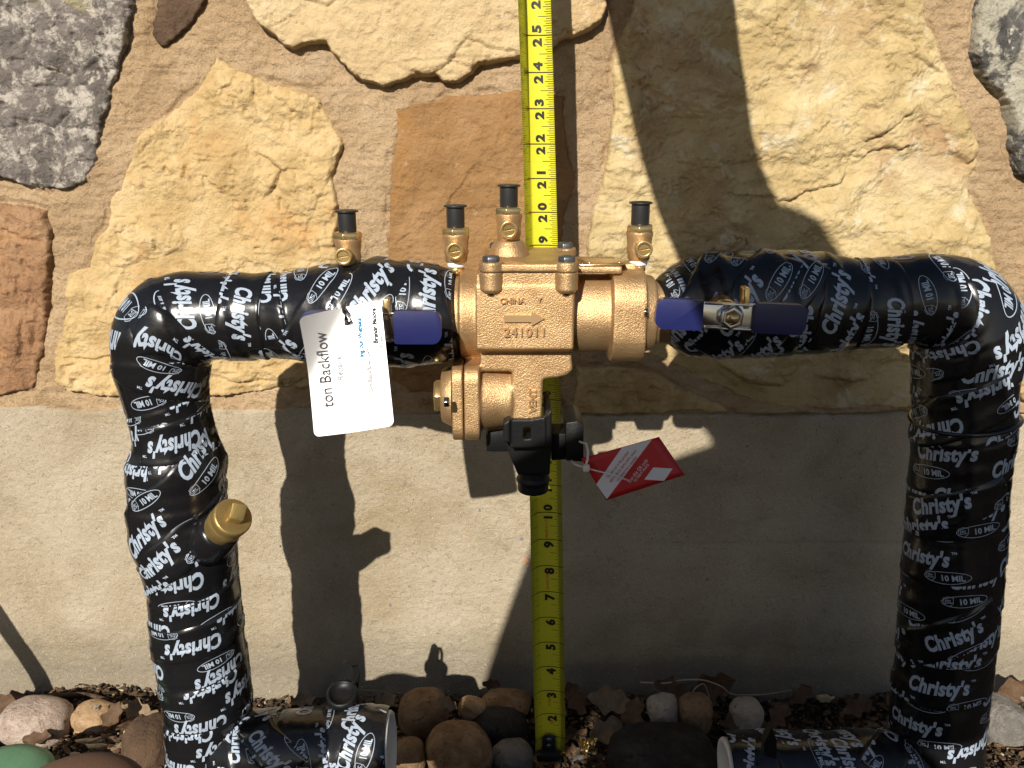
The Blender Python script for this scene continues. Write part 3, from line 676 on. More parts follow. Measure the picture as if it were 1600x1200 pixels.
        F = np.stack([ix[:-1, :-1], ix[1:, :-1], ix[1:, 1:], ix[:-1, 1:]], -1).reshape(-1, 4)
        so = mk("tape_strip", V, F, M['vinyl'], parent)
        if withprint:
            v, f = band_print(L - .1, W - .12, seed, flip)
            if len(v):
                a_, b_ = v[:, 0] + .05, v[:, 1] - (W - .12) / 2
                W_ = mapf(a_, b_, off + .016 + .01 * noise2(a_ * .8, b_ * 4, seed + 3)); tag(mk("printing", W_, f, M['print'], so), kind="stuff")
        return so

YP = -5.0
left = thing("taped_pipe", P(325, 1230, YP), "black tape wrapped insulated pipe with elbow and brass plug, left of the valve", "pipe")
LP = Pipe([(330, 1290, 66, YP), (329, 1230, 66, YP), (327, 1150, 65, YP), (324, 1085, 66, YP), (317, 1040, 67, YP), (310, 1000, 67, YP), (306, 950, 68, YP), (301, 900, 69, YP), (297, 865, 72, YP), (284, 830, 74, YP), (276, 790, 71, YP), (276, 745, 73, YP), (276, 715, 71, YP), (274, 690, 62, YP), (268, 655, 60, YP), (260, 620, 64, YP),
           (255, 585, 69, YP), (252, 550, 73, YP), (260, 518, 76, YP), (285, 500, 75, YP), (322, 495, 68, YP), (365, 494, 65, YP), (420, 494, 64, YP), (460, 493, 67, YP), (500, 491, 73, YP), (550, 489, 79, YP), (600, 490, 82, YP), (650, 491, 81, YP), (690, 490, 75, YP), (714, 489, 66, YP)], seed=5, flip=.15, pitch=1.4)
LP.body(left); LP.print_(left)
LP.strip(left, (205, 870), (335, 700), 1.7, .05, 11)
LP.strip(left, (215, 905), (355, 785), 1.2, .075, 12)
LP.strip(left, (230, 700), (335, 665), 1.2, .05, 14, flip=1)
LP.strip(left, (480, 545), (560, 425), 1.6, .06, 16)
LP.strip(left, (520, 560), (610, 418), 1.5, .09, 17)
LP.strip(left, (655, 560), (655, 420), 1.9, .06, 18)
LP.strip(left, (315, 560), (225, 520), 1.3, .05, 19, flip=0)

right = thing("taped_pipe", P(1460, 1230, YP), "black tape wrapped insulated pipe turning down right of the valve", "pipe")
RP = Pipe([(1037, 484, 52, YP), (1055, 482, 66, YP), (1085, 480, 75, YP), (1130, 477, 80, YP), (1200, 474, 81, YP), (1260, 474, 79, YP), (1305, 475, 75, YP), (1340, 477, 67, YP), (1375, 473, 67, YP), (1410, 469, 68, YP), (1445, 468, 70, YP), (1478, 474, 74, YP), (1503, 494, 78, YP), (1511, 530, 80, YP), (1509, 570, 79, YP),
           (1506, 610, 75, YP), (1505, 650, 74, YP), (1504, 678, 76, YP), (1502, 700, 73, YP), (1498, 750, 71.5, YP), (1494, 800, 71, YP), (1491, 850, 71, YP), (1487, 900, 71, YP), (1483, 950, 71, YP), (1478, 1000, 70, YP), (1472, 1050, 69.5, YP), (1467, 1100, 69, YP), (1462, 1150, 68, YP), (1459, 1200, 67, YP), (1456, 1290, 66, YP)], seed=9, flip=.5, pitch=1.35)
RP.body(right); RP.print_(right)
RP.strip(right, (1060, 540), (1140, 410), 1.7, .05, 21)
RP.strip(right, (1110, 545), (1215, 405), 1.3, .07, 22)
RP.strip(right, (1250, 410), (1165, 545), 1.5, .05, 23, flip=1)
RP.strip(right, (1290, 540), (1330, 410), 1.3, .04, 24)
RP.strip(right, (1455, 560), (1580, 470), 1.5, .05, 25, flip=1)
RP.strip(right, (1440, 665), (1570, 620), 1.3, .05, 27, flip=1)
RP.strip(right, (1425, 800), (1560, 770), 1.1, .05, 42, flip=0); RP.strip(right, (1412, 1010), (1550, 960), 1.2, .05, 43)
RP.strip(right, (1360, 405), (1375, 545), 1.3, .045, 44); LP.strip(left, (395, 430), (390, 560), 1.2, .045, 45); LP.strip(left, (190, 560), (325, 600), 1.3, .045, 46, flip=1); LP.strip(left, (240, 990), (378, 960), 1.2, .045, 47, flip=1)
# bead where the wrap bunches up
rr = [RP.surf(np.array(RP.find(1504, 678 + dy)[0]), np.array(t), .03) for dy in (0,) for t in np.linspace(-np.pi, np.pi, 60, endpoint=False)]
V, F = tube(np.array(rr + rr[:1]), .07, 8, True); mk("tape_fold", V, F, M['vinyl'], right)
# folded loose tape corner on the left pipe
fl = np.array([P(232, 822, -6.0), P(213, 818, -5.4), P(209, 838, -5.3), P(214, 862, -5.5), P(240, 850, -6.1)])
V = np.concatenate([fl, fl + [0, .06, 0]]); mk("tape_flap", V, [(0, 1, 2, 3, 4), (9, 8, 7, 6, 5)] + [(i, (i + 1) % 5, 5 + (i + 1) % 5, 5 + i) for i in range(5)], M['vinyl'], left, False)
# clean-out branch with brass plug: points right, up and towards the camera
br0 = P(322, 838, -5.3); ax = Vector((.60, -.475, .65)).normalized(); A3 = np.array(ax)
tip = P(361, 811, -6.45)
V, F = lathe([(.70, 0), (.66, .6), (.58, 1.2), (.53, 1.34)], 40, A3, tip - A3 * 2.0); mk("branch_wrap", V, F, M['vinyl'], left)
V, F = lathe([(.46, -.6), (.50, -.05), (.52, 0), (.52, .28), (.50, .31), (.53, .33), (.535, .56), (.50, .61), (.25, .615)], 48, A3, tip - A3 * .42)
pl = bevelled("brass_plug", V, F, M['plugbrass'], left, .02)
V, F = prism(rrect(.46, .46, .05, 2), A3, tip + A3 * .17, .34, u=Vector((.2, .5, .9)))
bevelled("square_head", V, F, M['plugbrass'], pl, .04)
# lower branch running right at the foot of the left pipe
low = Pipe([(330, 1176, 50, -5.2), (385, 1174, 60, -5.4), (430, 1173, 62, -5.6), (480, 1171, 60, -5.8), (540, 1169, 62, -5.9), (590, 1168, 62, -6.0), (610, 1167, 57, -6.0)], seed=13, pitch=1.4, flip=.3)
low.body(left, "branch_wrap", cap=(False, False)); low.print_(left)
low.strip(left, (395, 1130), (450, 1195), 1.2, .05, 31); low.strip(left, (560, 1190), (590, 1110), 1.3, .05, 32)
e = low.C[-1]; T = low.T[-1]
V, F = lathe([(1.02, -.3), (1.05, 0), (1.02, .05), (.86, .05), (.82, -.02), (.3, -.03)], 48, T, e); mk("pipe_end", V, F, M['pvc'], left)
# black saddle with a round knob and a pull tab on that branch
kc = P(536, 1092, -5.2)
V, F = join([lathe([(.42, 0), (.47, .05), (.47, .28), (.42, .33), (.36, .30), (.36, .26), (.1, .25)], 36, (0, -.35, 1), kc), lathe([(.50, -1.3), (.42, -.5), (.34, 0)], 24, (0, -.1, 1), kc)])
kn = mk("knob", V, F, M['plastic'], left); 
lp = [kc + np.array(v) for v in ((-.05, .3, .25), (.05, .42, .55), (.22, .5, .82), (.36, .5, .80), (.40, .5, .5), (.34, .42, .1))]
V, F = tube(lp, .06, 8); mk("pull_tab", V, F, M['plastic'], kn)
V, F = prism([(-.25, 0), (.22, 0), (.30, .7), (.12, .95), (-.02, .85)], (0, 1, 0), kc + np.array([-.02, .35, .15]), .06, u=(1, 0, 0)); V = np.array(V); V[:, 2] = 2 * kc[2] + .3 - V[:, 2] if V[:, 2].mean() < kc[2] else V[:, 2]; mk("tab_web", V, F, M['plastic'], kn, False)
# branch at the foot of the right pipe, running left
low2 = Pipe([(1455, 1192, 45, -5.2), (1400, 1202, 58, -5.4), (1330, 1205, 60, -5.6), (1250, 1206, 60, -5.7), (1180, 1207, 62, -5.8), (1135, 1208, 60, -5.8)], seed=23, pitch=1.4, flip=.3)
low2.body(right, "branch_wrap", cap=(False, False)); low2.print_(right)
low2.strip(right, (1150, 1195), (1150, 1135), 1.1, .05, 33); low2.strip(right, (1380, 1198), (1400, 1130), 1.3, .05, 34)
e = low2.C[-1]; T = low2.T[-1]
V, F = lathe([(1.0, -.3), (1.04, 0), (1.0, .06), (.86, .06), (.82, 0), (.3, -.02)], 48, T, e); mk("pipe_end", V, F, M['pvc'], right)
V, F = prism([(0, 0), (.35, -.1), (.30, .55), (.12, .95), (-.05, .4)], (0, -1, 0), P(1190, 1170, -6.9), .3, u=(1, 0, 0))
mk("black_clip", V, F, M['plastic'], right, False)

# ------------------------------------------------------------------ backflow preventer
vb = thing("backflow_preventer", P(815, 660, -5), "cast bronze backflow preventer with four test cocks between the taped pipes", "valve")
YC = -5.1
def cyl(p0, p1, r0, r1=None, n=48):
    p0 = np.asarray(p0); p1 = np.asarray(p1); d = p1 - p0; L = np.linalg.norm(d)
    return lathe([(r0, 0), (r1 if r1 is not None else r0, L)], n, d, p0)
def xz(px, py, Y=YC): q = P(px, py, Y); return q[0], q[2]
def bx(x0, y0, x1, y1, Yf, Yb, Yref=-6.2):
    """box whose front outline spans photo px at depth Yref"""
    a = P(x0, y0, Yref); b = P(x1, y1, Yref); return box(a[0], b[0], Yf, Yb, b[2], a[2])
def chamf(x0, x1, prof):  # prism along X of an (Y,Z) outline
    n = len(prof); V = [(x, y, z) for x in (x0, x1) for y, z in prof]
    return V, [tuple(range(n)), tuple(range(n, 2 * n))[::-1]] + [(i, n + i, n + (i + 1) % n, (i + 1) % n) for i in range(n)]
def Xat(px, py=490, Y=-6.3): return P(px, py, Y)[0]
def Zat(py, Y=-6.3): return P(800, py, Y)[2]
zc = Zat(489, YC)
XL, XR = Xat(745), Xat(896)
parts = []
parts.append(cyl((Xat(702, 490, -5.8), YC, zc), (Xat(722, 490, -5.8), YC, zc), 1.02))
parts.append(cyl((Xat(718, 490, -5.8), YC, zc), (Xat(746, 490, -5.8), YC, zc), 1.20, 1.13))
# octagonal main chamber
zt, zb = Zat(428, -6.6), Zat(556, -6.2)
parts.append(chamf(XL, XR, [(-6.64, zc + .98), (-6.4, zt), (-4.1, zt), (-3.7, zc + .9), (-3.7, zc - .7), (-4.2, zb), (-5.9, zb), (-6.64, zc - .62)]))
# bonnet seat and cover
parts.append(bx(752, 412, 900, 447, -6.62, -3.5, -6.6))
zc1, zc2 = Zat(425, -6.7), Zat(413, -6.7)
bodyV, bodyF = None, None
# right barrel, flange, collar
parts.append(cyl((XR - .3, YC, zc), (Xat(957, 490, -5.8), YC, zc), 1.04))
ZR = zc
def octo(r, k=.42): return [(r, -r * k), (r, r * k), (r * k, r), (-r * k, r), (-r, r * k), (-r, -r * k), (-r * k, -r), (r * k, -r)]
parts.append(prism(rrect(2.36, 2.42, .82, 8), (1, 0, 0), (Xat(956, 490, -5.9), YC, ZR), Xat(1008, 490, -5.9) - Xat(956, 490, -5.9), u=(0, 1, 0)))
parts.append(cyl((Xat(1000, 490, -5.6), YC, ZR), (Xat(1024, 490, -5.6), YC, ZR), 1.08, .98))
parts.append(cyl((Xat(1020, 490, -5.5), YC, ZR), (Xat(1050, 490, -5.5), YC, ZR), .85))
parts.append(cyl((Xat(985, 430, -5.2), YC, ZR + .8), (Xat(985, 430, -5.2), YC, Zat(410, -5.2)), .36, .33))
# name plate rail on the barrel
parts.append(bx(900, 416, 972, 428, -6.0, -4.2, -6.0))
# belly, shoulder at right, vent neck
parts.append(bx(750, 552, 890, 580, -6.15, -4.1, -6.1))
parts.append(prism([(p[0], p[1]) for p in [(Xat(800, 560, -6.1), Zat(553, -6.1)), (Xat(893, 560, -6.1), Zat(553, -6.1)), (Xat(895, 560, -6.1), Zat(578, -6.1)), (Xat(886, 560, -6.1), Zat(586, -6.1)), (Xat(870, 560, -6.1), Zat(590, -6.1)), (Xat(849, 560, -6.1), Zat(592, -6.1)), (Xat(847, 600, -6.1), Zat(658, -6.1)), (Xat(800, 600, -6.1), Zat(658, -6.1))]], (0, -1, 0), (0, -4.2, 0), 1.95, u=(1, 0, 0)))
V_, F_ = parts[-1]
zr = Zat(617, YC - .3)
parts.append(cyl((Xat(748, 617, -6.2), YC - .35, zr), (Xat(800, 617, -6.2), YC - .35, zr), .94, .80))
parts.append(cyl((Xat(795, 617, -6.2), YC - .35, zr), (Xat(812, 617, -6.2), YC - .35, zr), .80, .62))
parts.append(prism([(x, y) for x, y in rrect(2.0, 2.06, .38)], (1, 0, 0), (Xat(725, 617, -6.3), YC - .35, zr), Xat(750, 617, -6.3) - Xat(725, 617, -6.3), u=(0, 1, 0)))
V, F = join(parts)
remeshed("valve_body", V, F, M['cast'], vb, .034, 7)
# relief cover plate (separate casting) with lens shape, nut and bolt
V, F = prism(rrect(2.0, 2.06, .38), (1, 0, 0), (Xat(706, 617, -6.3), YC - .35, zr), Xat(723.5, 617, -6.3) - Xat(706, 617, -6.3), u=(0, 1, 0))
rc = remeshed("relief_cover", V, F, M['cast'], vb, .03, 4)
V, F = cyl((Xat(688, 617, -6), YC - .35, zr), (Xat(706, 617, -6), YC - .35, zr), .70, .86); bevelled("boss", V, F, M['cast'], rc, .05)
V, F = lathe([(.42, 0), (.46, .03), (.46, .22), (.42, .25)], 6, (1, 0, 0), (Xat(676, 617, -6), YC - .35, zr), .3); bevelled("plug_nut", V, F, M['brass'], rc, .03)
V, F = lathe([(.14, 0), (.14, .13)], 6, (1, 0, 0), (Xat(694, 628, -7), -7.0, Zat(628, -7)), .3); bevelled("bolt", V, F, M['steel'], rc, .015)
# bonnet cover with bosses
zbt = zc1; ztp = zc2
cp = []
bolt_at = [(Xat(767, 420, -6.75), -6.55), (Xat(886, 420, -6.75), -6.55), (Xat(768, 420, -6.75) + .1, -3.95), (Xat(884, 420, -6.75) + .15, -3.95)]
cp.append(box(bolt_at[0][0] - .05, bolt_at[1][0] + .05, -6.72, -3.75, zbt + .005, ztp))
for x, y in bolt_at: cp.append(lathe([(.30, 0), (.30, ztp - zbt + .045)], 32, (0, 0, 1), (x, y, zbt + .005)))
cc = P(795, 398, -5.1)
cp.append(lathe([(.55, 0), (.46, .25), (.34, .42)], 36, (0, 0, 1), (cc[0], -5.1, ztp - .02)))
V, F = join(cp); cov = remeshed("bonnet_cover", V, F, M['cast'], vb, .026, 3)
for x, y in bolt_at:
    V, F = lathe([(.22, 0), (.22, .10), (.19, .14)], 6, (0, 0, 1), (x, y, ztp + .05), .2); bevelled("bolt", V, F, M['darksteel'], cov, .012)
lug = []
for x, y in bolt_at:
    zz = Zat(460, -6.8); lug.append(lathe([(.20, 0), (.29, .08), (.30, zbt - zz - .005)], 32, (0, 0, 1), (x, y, zz)))
for V, F in lug: remeshed("bolt_boss", V, F, M['cast'], vb, .028, 3)
for x, y in bolt_at[:2]:
    V, F = lathe([(.13, 0), (.15, .14)], 20, (0, 0, 1), (x, y, Zat(460, -6.8) - .07)); mk("stud_end", V, F, M['steel'], cov)
# identification plate on the barrel with rivets
q0, q1 = P(906, 414, -5.4), P(972, 414, -5.4)
V, F = prism([(q0[0] - .05, 0), (q1[0] - .15, -.0), (q1[0] + .05, .2), (q1[0] + .05, .9), (q1[0] - .15, 1.1), (q0[0] - .05, 1.1)], (0, 0, 1), (0, -6.0, Zat(416, -6.0) + .01), .03, u=(1, 0, 0))
npl = bevelled("identification_plate", V, F, M['brass'], vb, .008)
for dx in (.22, 1.0):
    V, F = lathe([(.07, 0), (.05, .03)], 12, (0, 0, 1), (q0[0] + dx, -5.7 + .1 * dx, Zat(416, -6.0) + .035)); mk("rivet", V, F, M['brass'], npl)
V, F = lathe([(.11, 0), (.11, .10)], 6, (1, 0, 0), (Xat(1009, 488, -6.6), -6.3, Zat(488, -6.3)), .1); bevelled("bolt", V, F, M['steel'], vb, .01)
# raised lettering cast in the body
def flat_on(name, tv, at, ux, uy, depth_, mat, parent, facing=(0, -1, 0)):
    """lettering (verts2d, faces) stood on a plane: at + x*ux + y*uy, raised by depth_"""
    v, f = tv; ux, uy, nn = map(lambda q: np.asarray(q, float), (ux, uy, facing)); at = np.asarray(at)
    n = len(v); base = at + v[:, :1] * ux + v[:, 1:] * uy; top = base + nn * depth_
    if depth_ < .006: return mk(name, top, list(f), mat, parent, False)
    ec = {}
    for q in f:
        for i in range(len(q)):
            k = (q[i], q[(i + 1) % len(q)]); ec[k] = ec.get(k, 0) + 1
    rim = [k for k in ec if (k[1], k[0]) not in ec]
    F = [tuple(i + n for i in q) for q in f] + [(a, b, b + n, a + n) for a, b in rim]
    return mk(name, np.concatenate([base, top]), F, mat, parent, False)
def center(tv): v, f = tv; return v - (v.min(0) + v.max(0)) / 2, f
YF = -6.64
emb = .10
for s, px_, py_, sz, bo in (("241011", 819, 518, .31, .007), ("CHINA", 801, 469, .20, .004), ("Y", 843, 468, .16, .003)):
    flat_on("raised_lettering", center(text2d(s, sz, bo, 0, 1.0, cell=0, res=4, space=1.18 if s == '241011' else 1.0)), P(px_, py_, YF + .02), (1, 0, 0), (0, 0, 1), emb, M['castflat'], vb)
arrow = (np.array([(-.5, -.09), (.18, -.09), (.18, -.19), (.5, 0), (.18, .19), (.18, .09), (-.5, .09)]), [(0, 1, 5, 6), (1, 2, 3, 4, 5)])
flat_on("raised_arrow", (arrow[0] * [1, .95], [(0, 1, 5, 6), (2, 3, 4, 5, 1)]), P(819, 497, YF + .02), (1, 0, 0), (0, 0, 1), .09, M['castflat'], vb)
flat_on("raised_lettering", center(text2d("VENT", .26, .008, 0, 1, cell=0, res=4)), P(832, 625, -6.13), (0, 0, 1), (-1, 0, 0), .10, M['castflat'], vb)

# test cocks: each a part of the valve with cap, screw and boss
def test_cock(px_, ycap, ybody, ybot, yscr, Y=-5.2, label=None, tef=True, par=None, scr=0):
    x = P(px_, ybody, Y)[0]; z = lambda y: Zat(y, Y)
    zt_, zb_ = z(ybody), z(ybot)
    h = zt_ - zb_
    V, F = lathe([(.26, 0), (.28, .02 * h), (.30, .20 * h), (.33, .30 * h), (.31, .40 * h), (.33, .62 * h), (.35, .74 * h), (.35, .80 * h), (.30, .84 * h)], 40, (0, 0, 1), (x, Y, zb_))
    o = bevelled("test_cock", V, F, M['cast'], par or vb, .012)
    if label: o['label'] = label
    V, F = lathe([(.36, 0), (.37, .02), (.37, .15), (.33, .19)], 6, (0, 0, 1), (x, Y, zt_ - .19), .35); bevelled("hex_collar", V, F, M['brass'], o, .015)
    V, F = lathe([(.225, 0), (.235, .04), (.235, z(ycap) - zt_ - .06), (.235, z(ycap) - zt_ - .055), (.30, z(ycap) - zt_ - .05), (.30, z(ycap) - zt_ - .015), (.26, z(ycap) - zt_)], 40, (0, 0, 1), (x, Y, zt_ + .001)); bevelled("rubber_cap", V, F, M['rubber'], o, .01)
    zs = z(yscr); xs = x + scr
    V, F = lathe([(.22, 0), (.225, .22), (.215, .26), (.15, .26), (.148, .20), (.05, .20)], 40, (0, -1, 0), (xs, Y - .26, zs)); bevelled("screw_boss", V, F, M['brass'], o, .008)
    a = math.radians(10); 
    for sgn in (1, -1):  # two half discs leave the driver slot between them
        n = 14; pts = [(.135 * math.cos(t), .012 + .12 * math.sin(t)) for t in np.linspace(.08, np.pi - .08, n)]
        pts = [(p[0], p[1] * sgn) for p in pts][::sgn]
        V, F = prism([(p[0] * math.cos(a) - p[1] * math.sin(a), p[0] * math.sin(a) + p[1] * math.cos(a)) for p in pts], (0, -1, 0), (xs, Y - .455, zs), .035, u=(1, 0, 0)); mk("screw_head", V, F, M['brass'], o, False)
    if tef:
        V, F = lathe([(.22, 0), (.235, .03), (.235, .13), (.21, .16)], 30, (0, 0, 1), (x, Y, zb_ - .13)); mk("thread_tape", V, F, M['teflon'], o)
        V, F = lathe([(.19, 0), (.19, .16)], 20, (0, 0, 1), (x, Y, zb_ - .28)); mk("stem", V, F, M['brass'], o)
    return o
test_cock(543, 328, 362, 418, 397, label="leftmost test cock, standing out of the taped pipe", scr=-.05)
test_cock(712, 320, 355, 409, 389, label="test cock on the inlet of the bronze body")
test_cock(795, 288, 323, 380, 356, Y=-5.1, label="tallest test cock, on the bonnet cover")
test_cock(1000, 315, 351, 406, 386, label="test cock on the right flange", scr=.06)

# shut-off handles: steel plate, nut, blue sleeves
def handle(x0, x1, xp0, xp1, ytop, hpx, Y, xc, label, tilt=0):
    h = bpy.data.objects.new("handle", None); col.objects.link(h); h.parent = vb; lc = P(xc, ytop + hpx / 2, Y); h['label'] = label
    h.location = Vector((lc - wloc(vb)) * IN); WLOC[h.name] = lc; h.empty_display_size = .02
    zc_ = lambda px_: P(px_, ytop + hpx / 2 + (px_ - xc) * tilt, Y)
    A, B = zc_(xp0), zc_(xp1); Hh = hpx * depth(A) / FPX
    ang = math.atan2(B[2] - A[2], B[0] - A[0]); u = np.array([math.cos(ang), 0, math.sin(ang)])
    mid = (A + B) / 2; Lp = np.linalg.norm(B - A)
    V, F = prism(rrect(Lp + .5, Hh * .92, .03, 2), (0, -1, 0), mid, .09, u=u)
    pl_ = bevelled("steel_plate", V, F, M['steel'], h, .02)
    for sgn in (-1, 1):
        V, F = prism(rrect(Lp - .1, .05, .01, 1), (0, -1, 0), mid + np.array([0, -.09, sgn * (Hh * .92 / 2 - .03)]), .07, u=u); bevelled("folded_edge", V, F, M['steel'], h, .015)
    for (a, b, sg) in ((x0, xp0, -1), (xp1, x1, 1)):
        C0, C1 = zc_(a), zc_(b); L = np.linalg.norm(C1 - C0)
        V, F = prism(rrect(L, Hh * 1.04, .22 if 1 else .1, 6), (0, -1, 0), (C0 + C1) / 2 + np.array([0, .06, 0]), .24, u=u); V = np.array(V)
        # square off the end that meets the plate, round the outer end
        q = (V - (C0 + C1) / 2) @ u * sg; inn = q < -L / 2 + .22
        zz = (V - (C0 + C1) / 2)[:, 2]; V[inn, 2] = ((C0 + C1) / 2)[2] + np.sign(zz[inn]) * np.maximum(np.abs(zz[inn]), Hh * .49)
        V[inn] += np.outer((-L / 2 - q[inn]) * .8 * sg, u)
        bevelled("blue_sleeve", V, F, M['blue'], h, .07, 3)
    c = zc_(xc)
    V, F = lathe([(.30, 0), (.30, .05)], 32, (0, -1, 0), c + [0, -.09, 0]); mk("washer", V, F, M['steel'], h)
    V, F = lathe([(.27, 0), (.29, .02), (.29, .17), (.25, .20), (.17, .20), (.16, .12), (.05, .12)], 6, (0, -1, 0), c + [0, -.14, 0], .4); bevelled("nut", V, F, M['steel'], h, .015)
    V, F = lathe([(.15, 0), (.15, .22), (.13, .24)], 24, (0, -1, 0), c + [0, -.14, 0]); V = np.array(V); V[:, 2] = np.clip(V[:, 2], c[2] - .10, c[2] + .10); mk("stem", V, F, M['brass'], h)
    V, F = lathe([(.34, 0), (.30, .9)], 28, (0, -1, 0), c + [0, .85, 0]); mk("bonnet_stem", V, F, M['brass'], h)
    V, F = prism(rrect(.16, .5, .04, 2), (0, -1, 0), c + [.36, .3, .42], .4, u=(1, 0, 0)); bevelled("stop_lug", V, F, M['brass'], h, .02)
    return h
handle(473, 690, 530, 617, 485, 50, -7.7, 582, "blue handled valve lever on the left pipe, half behind the white card")
handle(1023, 1257, 1096, 1176, 470, 46, -7.8, 1139, "blue handled valve lever with steel centre on the right pipe", .045)

# black air gap drain under the vent
dr = thing("drain_funnel", P(833, 768, -6), "black plastic drain funnel hanging under the bronze vent", "drain")
YD = -5.6
def pxpoly(pts, Y): return [(P(x, y, Y)[0], P(x, y, Y)[2]) for x, y in pts]
def slab(pts, Yf, Yb, Yref=None): return prism(pxpoly(pts, Yref or Yf), (0, -1, 0), (0, Yb, 0), Yb - Yf, u=(1, 0, 0))
a_, b_ = P(833, 738, YD), P(833, 766, YD)
prt = [lathe([(.42, 0), (.43, .05), (.43, .28), (.47, .30), (.47, .38), (.43, .42), (.43, .6)], 40, (0, 0, 1), (P(833, 766, YD)[0], YD, b_[2])),
       slab([(786, 688), (862, 688), (859, 742), (809, 742)], -6.05, -5.15),
       slab([(786, 662), (797, 656), (797, 692), (786, 692)], -6.6, -4.8), slab([(797, 656), (818, 656), (818, 692), (797, 692)], -6.5, -6.3), slab([(829, 656), (862, 650), (862, 692), (829, 692)], -6.5, -6.3),
       slab([(797, 656), (862, 656), (862, 669), (797, 669)], -6.5, -6.3), slab([(797, 686), (862, 686), (862, 700), (797, 700)], -6.5, -4.9), slab([(853, 648), (862, 640), (862, 700), (853, 700)], -6.6, -4.8),
       slab([(786, 658), (862, 658), (862, 700), (786, 700)], -5.0, -4.7)]
V, F = join(prt); remeshed("funnel_body", V, F, M['plastic'], dr, .028, 3)
V, F = join([slab([(759, 681), (763, 676), (775, 672), (800, 672), (800, 706), (760, 706)], -5.4, -4.4)]); bevelled("side_arm", V, F, M['plastic'], dr, .03)
V, F = join([slab([(860, 678), (886, 678), (886, 718), (862, 720)], -5.5, -4.6), slab([(884, 661), (902, 658), (912, 664), (912, 722), (884, 720)], -5.8, -4.3)]); V, F = np.array(V), F
bevelled("side_arm", V, F, M['plastic'], dr, .03)

# red paper tag
TL, TR, BR, BL = (908, 717), (1030, 683), (1070, 742), (947, 782)
YT = -6.1
rt = thing("red_tag", P(*TL, YT), "red tag with a white diagonal band tied to the drain funnel", "tag")
def quadmap(c, Ys):
    W = [P(x, y, Y) for (x, y), Y in zip(c, Ys)]
    return lambda u, v: (1 - u) * (1 - v) * W[3] + u * (1 - v) * W[2] + u * v * W[1] + (1 - u) * v * W[0]
qm = quadmap((TL, TR, BR, BL), (YT, YT, YT - .25, YT - .25))
def qgrid(qm, u0, v0, u1, v1, off, n=10, thick=0.0, bend=0):
    V = []; 
    for i in range(n + 1):
        for j in range(n + 1):
            u, v = u0 + (u1 - u0) * i / n, v0 + (v1 - v0) * j / n; p = qm(u, v) + np.array([0, -off - bend * math.sin(u * 3) * math.sin(v * 2 + 1), 0]); V.append(p)
    m = len(V); F = [(i * (n + 1) + j, (i + 1) * (n + 1) + j, (i + 1) * (n + 1) + j + 1, i * (n + 1) + j + 1) for i in range(n) for j in range(n)]
    if thick:
        V += [p + np.array([0, thick, 0]) for p in V[:m]]; F += [tuple(k + m for k in f[::-1]) for f in F]
        rim = [j for j in range(n + 1)] + [i * (n + 1) + n for i in range(1, n + 1)] + [n * (n + 1) + j for j in range(n - 1, -1, -1)] + [i * (n + 1) for i in range(n - 1, 0, -1)]
        F += [(rim[k], rim[(k + 1) % len(rim)], rim[(k + 1) % len(rim)] + m, rim[k] + m) for k in range(len(rim))]
    return np.array(V), F
def qshape(name, poly, off, mat, parent, qm=None, bend=0):
    W = np.array([qm(u, v) + [0, -off, 0] for u, v in poly]); return mk(name, W, [tuple(range(len(poly)))], mat, parent, False)
V, F = qgrid(qm, 0, 0, 1, 1, 0, 8, .03); mk("tag_sheet", V, F, M['red'], rt)
# px -> uv by a small solve
def uv_of(px_, py_, c):
    A = np.array([c[3], c[2], c[1], c[0]], float); g_ = np.array([.5, .5]); t_ = np.array([px_, py_], float)
    for _ in range(12):
        u, v = g_; p = (1 - u) * (1 - v) * A[0] + u * (1 - v) * A[1] + u * v * A[2] + (1 - u) * v * A[3]
        J = np.stack([(1 - v) * (A[1] - A[0]) + v * (A[2] - A[3]), (1 - u) * (A[3] - A[0]) + u * (A[2] - A[1])], 1); g_ = g_ + np.linalg.solve(J, t_ - p)
    return g_
CT = (TL, TR, BR, BL)
qshape("white_band", [np.clip(uv_of(x, y, CT), 0, 1) for x, y in [(972, 699), (1019, 686), (948, 780), (930, 757)]], .006, M['tagwhite'], rt, qm)
def line_text(s, x0, y0, ang, size_px, mat, parent, c, qm, off=.012, bold=0, sx=1, al='LEFT'):
    v, f = text2d(s, 1.0, bold, 0, sx, cell=0, res=2, align=al); v = v * size_px
    ca, sa = math.cos(math.radians(ang)), math.sin(math.radians(ang))
    px_ = x0 + v[:, 0] * ca - v[:, 1] * sa; py_ = y0 - v[:, 0] * sa - v[:, 1] * ca
    W = np.array([qm(*uv_of(a, b, c)) + [0, -off, 0] for a, b in zip(px_, py_)]); return mk("printing", W, f, mat, parent, False)
for k, s in enumerate(["You are not in this product", "will not be an alerts until a sensor", "connection kit is installed", "and activated"]):
    line_text(s, 959 + k * 6 - (14, 17, 9, -6)[k] * .6, 737 + k * 4.4 + (14, 17, 9, -5)[k] * .75 , 51, 7.6, M['redink'] if 0 else M['red'], rt, CT, qm, sx=.62)
for k, s in enumerate(["Scan this QR code", "to learn more"]): line_text(s, 984 + k * 9, 755 - k * 2, 51, 8.2, M['tagwhite'], rt, CT, qm, sx=.75)
qshape("white_panel", [uv_of(x, y, CT) for x, y in [(1021, 730), (1051, 732), (1038, 751), (1007, 749)]], .008, M['tagwhite'], rt, qm)
tie = [P(905, 690, -5.9), P(916, 694, -6.0), P(919, 706, -6.2), P(918, 718, -6.35), P(914, 731, -6.4), P(900, 726, -6.2), P(893, 720, -5.9)]
V, F = tube(tie, .035, 8); mk("nylon_tie", V, F, M['tie'], rt)
